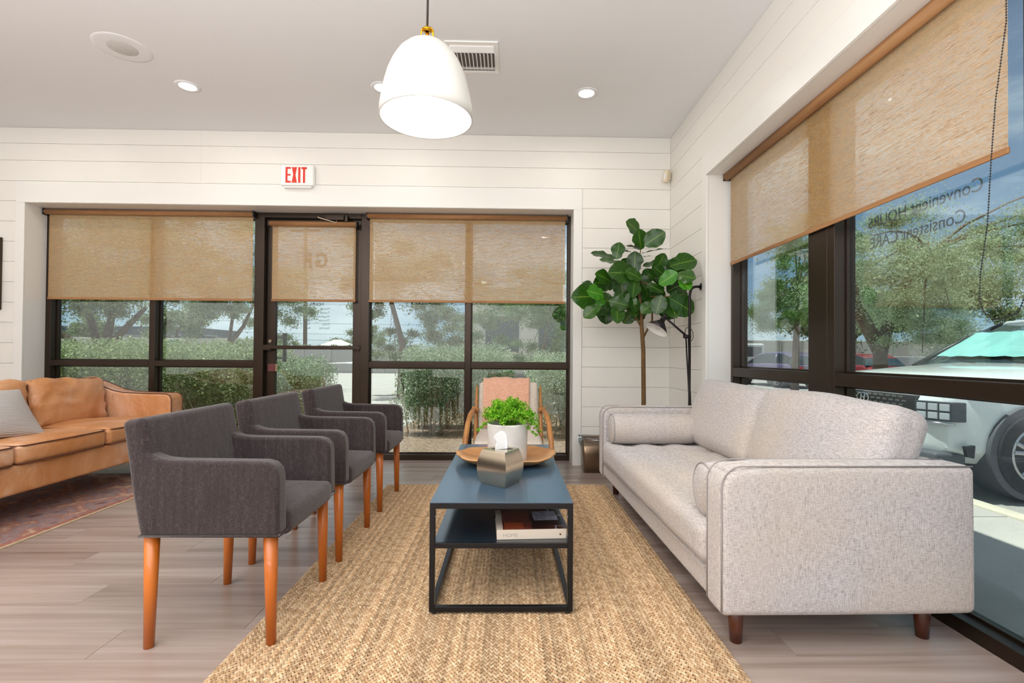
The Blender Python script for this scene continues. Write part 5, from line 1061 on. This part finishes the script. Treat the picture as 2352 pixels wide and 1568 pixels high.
pyl = thing('lattice_mast', (-23.4, 99, G0), 0, 'thin distant metal mast behind the power lines', 'mast'); m = MB()
for s_ in (-1, 1): m.tube([(s_*0.5, 0, 0), (s_*0.18, 0, 12)], 0.05, 4)
for k in range(12): m.tube([(-0.5+k*0.026, 0, k), (0.5-(k+1)*0.026, 0, k+1)], 0.03, 4)
m.build('mast_frame', 'wire', pyl)
# walls and far buildings
gwall = thing('block_wall', (0, 30, G0), 0, 'grey panelled boundary wall across the driveway, seen through the door', 'wall')
for k in range(11): MB().box(-14.0+k*1.6, -12.44+k*1.6, 0, 0.2, 0, 1.62).build('panel', 'block', gwall, bevel=0.02)
for k in range(12): MB().box(-14.10+k*1.6, -14.04+0.1+k*1.6-0.02, -0.06, 0.26, 0, 1.68).build('post', 'block', gwall)
ww = thing('white_wall', (0, 30, G0), 0, 'low white boundary wall above the hedge in the left window', 'wall')
for k in range(8): MB().box(-30+k*1.9, -28.12+k*1.9, 0, 0.2, 0, 2.12).build('panel', 'stucco', ww, bevel=0.02)
hedge('hedge', 'distant green hedge on top of the grey boundary wall line', -22.5, -8.5, 33, 34.4, 1.62, 'tree_leaf', 150, 0.2, 0.9)
M['white_roof'] = simple('white_roof', srgb(236, 232, 222), 0.8)
gz = thing('pavilion', (-15.9, 46, G0), 0, 'small white roofed pavilion on the horizon through the glass door', 'pavilion')
MB().rings([[(-1.25, -1.2, 2.0), (1.25, -1.2, 2.0), (1.25, 1.2, 2.0), (-1.25, 1.2, 2.0)], [(-0.25, -0.2, 2.55), (0.25, -0.2, 2.55), (0.25, 0.2, 2.55), (-0.25, 0.2, 2.55)]]).build('roof', 'white_roof', gz)
for a_ in (-1, 1):
    for b2 in (-1, 1): MB().box(a_*0.8-0.1, a_*0.8+0.1, b2*0.8-0.1, b2*0.8+0.1, 0, 1.95).build('post', 'white_roof', gz)
M['bld_grey'] = simple('grey_building_wall', srgb(160, 158, 160), 0.9); M['bld_dark'] = simple('dark_building_roof', srgb(84, 92, 100), 0.8); M['bld_beige'] = simple('beige_building_wall', srgb(206, 196, 182), 0.95, var=0.04)
M['win_dark'] = simple('dark_far_window', srgb(56, 64, 74), 0.15)
fb = thing('far_building', (-38, 52, G0), 0, 'low grey building with dark flat roof behind the big tree, left window', 'building')
MB().box(-9, 4.5, 0, 8, 0, 3.1).build('wall', 'bld_grey', fb); MB().box(-9.5, 5.0, -0.8, 8.5, 3.1, 3.9).build('roof', 'bld_dark', fb)
for k in range(7): MB().box(-8.4+k*1.8, -7.4+k*1.8, -0.06, 0.02, 1.2, 2.7).build('window', 'win_dark', fb)
sh2 = thing('storage_shed', (-28.3, 44, G0), 0, 'small dark flat roofed shed on the horizon in the left window', 'shed')
MB().box(-1.2, 1.2, 0, 2, 0, 2.75).build('wall', 'bld_dark', sh2); MB().box(-1.3, 1.3, -0.1, 2.1, 2.75, 2.85).build('roof', 'bld_grey', sh2)
ut = thing('utility_box', (-19.0, 28, G0), 0, 'green box with white lid above the hedge in the left window', 'box')
M['green_paint'] = simple('faded_green_paint', srgb(96, 140, 124), 0.6)
MB().box(-0.22, 0.22, 0, 0.5, 0, 1.95).build('box', 'green_paint', ut); MB().box(-0.26, 0.26, -0.04, 0.54, 1.95, 2.05).build('lid', 'white_roof', ut)
for k, x_ in enumerate((-47.6, -45.0)):
    pt = thing('palm_tree', (x_, 72, G0), 0, ('left one' if k == 0 else 'right one')+' of two tiny palm trees on the horizon in the left window', 'tree', 'tiny palms on the horizon')
    MB().tube([(0, 0, 0), (0, 0, 3.9)], 0.13, 6).build('trunk', 'bark', pt)
    m = MB()
    for j in range(14):
        a = 2*PI*j/14; P = bez((0, 0, 3.9), (0.5*math.cos(a), 0.5*math.sin(a), 4.5), (0.9*math.cos(a), 0.9*math.sin(a), 4.3), (1.1*math.cos(a), 1.1*math.sin(a), 3.7), 4); m.tube(P, [0.05, 0.12, 0.14, 0.1, 0.02], 4, squash=0.3)
    m.build('fronds', 'palm_leaf', pt)
bb = thing('reflection_building', (3.5, 25, G0), 0, 'beige building with dark windows beyond the trees, right of the door', 'building')  # building added in place of a probable interior reflection in the glass
MB().box(-5.5, 5.6, 0, 8, 0, 4.2).build('wall', 'bld_beige', bb); MB().box(-5.8, 5.9, -0.5, 8.4, 4.2, 4.6).build('roof', 'bld_dark', bb)
for k in range(4):
    w_ = MB().box(-4.7+k*2.7, -3.0+k*2.7, -0.05, 0.02, 1.4, 3.0).build('window', 'win_dark', bb); MB().box(-4.8+k*2.7, -2.9+k*2.7, -0.09, -0.055, 3.0, 3.2).build('lintel', 'bark', w_)
rbd = thing('stucco_wall', (0, 0, G0), 0, 'pale stucco wall behind the parked van outside the right window', 'wall')
for k in range(9): MB().box(15.0+k*2.4, 17.38+k*2.4, 31, 31.3, 0, 2.3).build('panel', 'stucco', rbd, bevel=0.02)
lw = thing('low_wall', (0, 0, G0), 0, 'low pale wall and carport band behind the mesquite trunk', 'wall')
for k in range(10): MB().box(15.5+k*2.0, 17.47+k*2.0, 20.6, 20.8, 0, 1.30).build('panel', 'block', lw, bevel=0.02)

# ---- vehicles
M['car_white'] = simple('white_car_paint', srgb(226, 230, 230), 0.22, coat=0.8); M['car_purple'] = simple('plum_car_paint', srgb(96, 88, 118), 0.25, coat=0.6); M['car_red'] = simple('dark_red_car_paint', srgb(130, 44, 48), 0.25, coat=0.6)
M['car_glass'] = simple('dark_car_glass', srgb(50, 62, 66), 0.04, spec=1.0); M['tyre'] = simple('tyre_rubber', srgb(40, 40, 43), 0.85); M['cladding'] = simple('grey_wheel_arch_cladding', srgb(84, 84, 90), 0.6)
M['sunshade'] = simple('silver_teal_sunshade', srgb(150, 216, 206), 0.30, metal=0.35, var=0.15, vscale=3, bump=0.5, bscale=6); M['tail'] = simple('red_tail_light', srgb(196, 40, 36), 0.2); M['alloy'] = simple('alloy_wheel', srgb(178, 178, 182), 0.25, metal=0.9)
M['lamp_housing'] = simple('dark_lamp_housing', srgb(78, 82, 90), 0.2, metal=0.5)
M['lamp_glass'] = simple('headlamp_glass', srgb(210, 214, 218), 0.05, spec=1.0, metal=0.3); M['amber'] = simple('amber_reflector', srgb(226, 120, 60), 0.3); M['car_silver'] = simple('silver_trim', srgb(190, 192, 196), 0.2, metal=0.9)
def ring_half(pts):
    return pts + [(x, -y, z) for x, y, z in reversed(pts)]
def car(name, loc, rz, label, paint, L=4.5, W=0.93, H=1.66, hood=1.0, cat='car', detail=False, suv=True, tail=False):
    t = thing(name, loc, rz, label, cat)
    # x forward, front at x=0
    st = [(0.0, .66, .30, .74, .86), (0.10, .82, .27, .82, .955), (0.35, .90, .25, .92, 1.01), (0.9, .925, .25, .98, 1.055), (1.35, .93, .25, 1.02, 1.09), (2.2, .935, .25, 1.04, 1.10), (3.2, .935, .25, 1.06, 1.11), (4.1, .90, .28, 1.04, 1.08), (4.42, .80, .32, .92, 1.0)]
    k = L/4.5; hs = hood; rings = []
    for d, w, zb, zs, zt in st:
        w = w*W/0.93; rings.append(ring_half([(-d*k, w*0.88, zb), (-d*k, w, zb+0.12), (-d*k, w*1.0, 0.62*hs), (-d*k, w*0.985, zs*hs-0.08), (-d*k, w*0.93, zs*hs), (-d*k, w*0.72, (zs*0.35+zt*0.65)*hs), (-d*k, w*0.35, zt*hs-0.006)]))
    MB().rings(rings).build('body', paint, t, bevel=0.02)
    g = [(1.28, .84, 1.04, 1.06), (1.75, .76, 1.02, 1.38), (2.12, .68, 1.02, 1.60), (2.6, .66, 1.02, 1.66), (3.6, .66, 1.02, 1.62), (4.05, .68, 1.02, 1.42), (4.3, .76, 1.0, 1.06)]
    rings = []
    for d, w, zb, zt in g:
        w = w*W/0.93; zt_ = 1.02*hs+(zt-1.02)*(H-1.02*hs)/(0.64); rings.append(ring_half([(-d*k, min(.86, w+0.12)*W/0.93, 1.02*hs), (-d*k, w, zt_-0.10*(zt_-1.0)), (-d*k, w*0.9, zt_-0.01), (-d*k, w*0.4, zt_)]))
    MB().rings(rings).build('greenhouse', 'car_glass', t, bevel=0.01)
    roof = []
    for d, w, zb, zt in g[2:6]:
        zt_ = 1.02*hs+(zt-1.02)*(H-1.02*hs)/0.64; w = w*W/0.93
        roof.append([(-d*k, w+0.012, zt_-0.075), (-d*k, w*0.93, zt_+0.012), (-d*k, 0, zt_+0.028), (-d*k, -w*0.93, zt_+0.012), (-d*k, -w-0.012, zt_-0.075), (-d*k, 0, zt_-0.05)])
    MB().rings(roof).build('roof', paint, t, bevel=0.01)
    pil = MB()
    for s_ in (-1, 1):
        zz = lambda zt: 1.02*hs+(zt-1.02)*(H-1.02*hs)/0.64
        pil.tube([(-1.22*k, s_*0.87*W/.93, 1.03*hs), (-1.75*k, s_*(.80)*W/.93, zz(1.36)), (-2.14*k, s_*(.70)*W/.93, zz(1.57))], 0.028, 8)
        pil.tube([(-3.2*k, s_*0.80*W/.93, 1.05*hs), (-3.2*k, s_*0.68*W/.93, zz(1.56))], 0.035, 6)
    pil.build('pillars', paint if not detail else 'blackplastic', t, smooth=True)
    for wx in (-0.88*k if not detail else -0.78, -3.58*k):
        for s_ in (-1, 1):
            y_ = s_*(W-0.11)
            MB().tube([(wx, s_*(W-0.30), 0.37), (wx, s_*(W+0.012), 0.37)], 0.415, 32).build('wheel_arch', 'cladding', t, bevel=0.01)
            wh = MB().tube([(wx, s_*(W-0.22), 0.36), (wx, s_*(W+0.030), 0.36)], 0.355, 36).build('wheel', 'tyre', t, bevel=0.02)
            m = MB(); yy = s_*(W+0.034)
            m.rings([[(wx+r*math.cos(2*PI*q_/32), yo, 0.36+r*math.sin(2*PI*q_/32)) for q_ in range(32)] for r, yo in ((0.245, yy-s_*0.01), (0.250, yy), (0.232, yy+s_*0.004), (0.225, yy-s_*0.02))], cap=False)
            for q_ in range(5):
                a = 2*PI*q_/5+0.3
                for da in (-0.11, 0.11):
                    m.tube([(wx+0.05*math.cos(a), yy, 0.36+0.05*math.sin(a)), (wx+0.235*math.cos(a+da*1.6), yy-s_*0.004, 0.36+0.235*math.sin(a+da*1.6))], 0.018, 6)
            m.tube([(wx, yy-s_*0.02, 0.36), (wx, yy+s_*0.008, 0.36)], 0.055, 14); m.build('rim', 'alloy', wh, smooth=False)
    if tail:
        for s_ in (-1, 1): MB().box(-L+0.02, -L+0.16, s_*W*0.62-0.17, s_*W*0.62+0.17, 0.80*hs, 0.93*hs).build('tail_light', 'tail', t, bevel=0.02)
        MB().box(-L+0.06, -L+0.09, -0.26, 0.26, 0.62, 0.74).build('number_plate', 'white_roof', t)
    return t
suv = car('car', (3.72, 5.04, -0.14), PI, 'white car parked nose in outside the right window, with teal sunshade', 'car_white', L=4.5, hood=1.05, detail=True)
# details of the nose, local x forward
def frontbox(nm, y0, y1, z0, z1, mat, x0=-0.06, x1=0.012, bev=0.008): return MB().box(x0, x1, y0, y1, z0, z1).build(nm, mat, suv, bevel=bev)
gr = frontbox('grille', -0.62, 0.62, 0.50, 0.84, 'blackplastic', -0.10, 0.022)
m = MB()
for r_ in range(9):
    for c_ in range(15):
        yy = -0.56+c_*0.080+(0.04 if r_ % 2 else 0); 
        if yy < 0.54: m.box(0.0225, 0.034, yy-0.026, yy+0.026, 0.515+r_*0.037, 0.515+r_*0.037+0.014)
m.build('grille_mesh', 'car_silver', gr)
m = MB(); 
m.tube([(0.045, 0.082*math.cos(2*PI*q_/32), 0.775+0.047*math.sin(2*PI*q_/32)) for q_ in range(33)], 0.0065, 6)
m.tube([(0.045, -0.030, 0.740), (0.045, -0.018, 0.810)], 0.0075, 6); m.tube([(0.045, 0.018, 0.740), (0.045, 0.030, 0.810)], 0.0075, 6); m.tube([(0.045, -0.024, 0.775), (0.045, 0.024, 0.775)], 0.0065, 6)
em = m.build('emblem', 'chrome', gr, smooth=True)
for s_ in (-1, 1):
    P4 = [(0.024, s_*0.625), (-0.085, s_*0.885), (-0.20, s_*0.905), (-0.10, s_*0.625)]
    h_ = MB().prism(P4, 2, 0.63, 0.80).build('headlamp', 'lamp_housing', suv, bevel=0.008)
    for c_ in range(3):
        f0, f1 = 0.08+c_*0.31, 0.33+c_*0.31
        a_ = Vector(P4[0]).lerp(Vector(P4[1]), f0); b_ = Vector(P4[0]).lerp(Vector(P4[1]), f1)
        for z0_, z1_ in ((0.648, 0.705), (0.722, 0.782)):
            MB().prism([(a_.x+0.008, a_.y), (b_.x+0.008, b_.y), (b_.x-0.02, b_.y), (a_.x-0.02, a_.y)], 2, z0_, z1_).build('lamp_cell', 'lamp_glass', h_, bevel=0.004)
    MB().tube([(0.030, s_*0.60, 0.612), (-0.03, s_*0.76, 0.612), (-0.10, s_*0.90, 0.612)], 0.010, 8).build('silver_strip', 'car_silver', suv, smooth=True)
    dr = MB().tube([(-0.04, s_*0.50, 0.885), (-0.10, s_*0.72, 0.90), (-0.28, s_*0.885, 0.905), (-0.46, s_*0.915, 0.93)], 0.018, 8).build('daytime_lamp', 'blackplastic', suv, smooth=True)
    MB().tube([(-0.33, s_*0.897, 0.905), (-0.43, s_*0.912, 0.913)], 0.013, 8).build('side_marker', 'amber', dr)
    m = MB().prism([(-0.16, 0.43), (-0.18, 0.20+0.14), (-0.235, 0.33), (-0.245, 0.44)], 1, min(s_*0.90, s_*0.935), max(s_*0.90, s_*0.935)); m.build('air_curtain', 'blackplastic', suv)
frontbox('lower_bumper', -0.84, 0.84, 0.14, 0.36, 'cladding', -0.26, 0.02, 0.03); frontbox('skid_trim', -0.60, 0.60, 0.335, 0.352, 'car_silver', -0.05, 0.036, 0.004)
# windscreen sunshade behind the glass line, mirrors, wipers
m = MB(); rr = []
for f in [0.06+0.66*i/8 for i in range(9)]:
    x_ = -1.33-0.62*f; z_ = 1.145+0.42*f; w_ = 0.72-0.12*f; rr.append([(x_+0.006*math.sin(k_*1.7+f*9), w_*(k_/8-1), z_+0.035+0.006*math.sin(k_*2.3)) for k_ in range(17)])
vs = [p for r in rr for p in r]; m.add(vs, [(i*17+j, i*17+j+1, (i+1)*17+j+1, (i+1)*17+j) for i in range(8) for j in range(16)])
m.build('sunshade', 'sunshade', suv, smooth=True)
m = MB()
for y_ in (0.05, 0.62): m.tube([(-1.22, y_, 1.10), (-1.40, y_-0.55, 1.175)], 0.010, 6)
m.build('wipers', 'blackplastic', suv)
for s_ in (-1, 1): rbox(0.07, 0.10, 0.075, 0.04, 4, c=(-1.72, s_*1.03, 1.12)).build('mirror', 'car_white', suv, smooth=True)
m = MB()
for s_ in (-1, 1): m.tube([(-0.10, s_*0.50, 0.945), (-0.6, s_*0.60, 1.035), (-1.2, s_*0.66, 1.085)], 0.008, 6)
m.build('hood_crease', 'car_white', suv, smooth=True)
# van and sedans behind
vn = car('van', (13.2, 31.5, G0), PI/2, 'white van parked far away outside the narrow right window pane, rear towards us', 'car_white', L=4.6, W=0.95, H=2.02, cat='van', tail=True)
MB().box(-4.68, -2.2, -0.90, 0.90, 0.45, 1.98).build('rear_body', 'car_white', vn, bevel=0.10); MB().box(-4.70, -4.685, -0.72, 0.72, 1.25, 1.80).build('rear_window', 'win_dark', vn, bevel=0.004)
for s_ in (-1, 1): MB().box(-4.70, -4.66, s_*0.82-0.05, s_*0.82+0.05, 0.8, 1.25).build('rear_lamp', 'tail', vn)
car('car', (11.4, 23.2, G0), PI/2+0.1, 'plum coloured hatchback parked outside the narrow right window pane', 'car_purple', L=4.3, W=0.88, H=1.45, hood=0.92, tail=True)
car('car', (14.4, 22.6, G0), PI/2, 'dark red car parked far away behind the mesquite trunk', 'car_red', L=4.3, W=0.88, H=1.4, hood=0.9, tail=True)
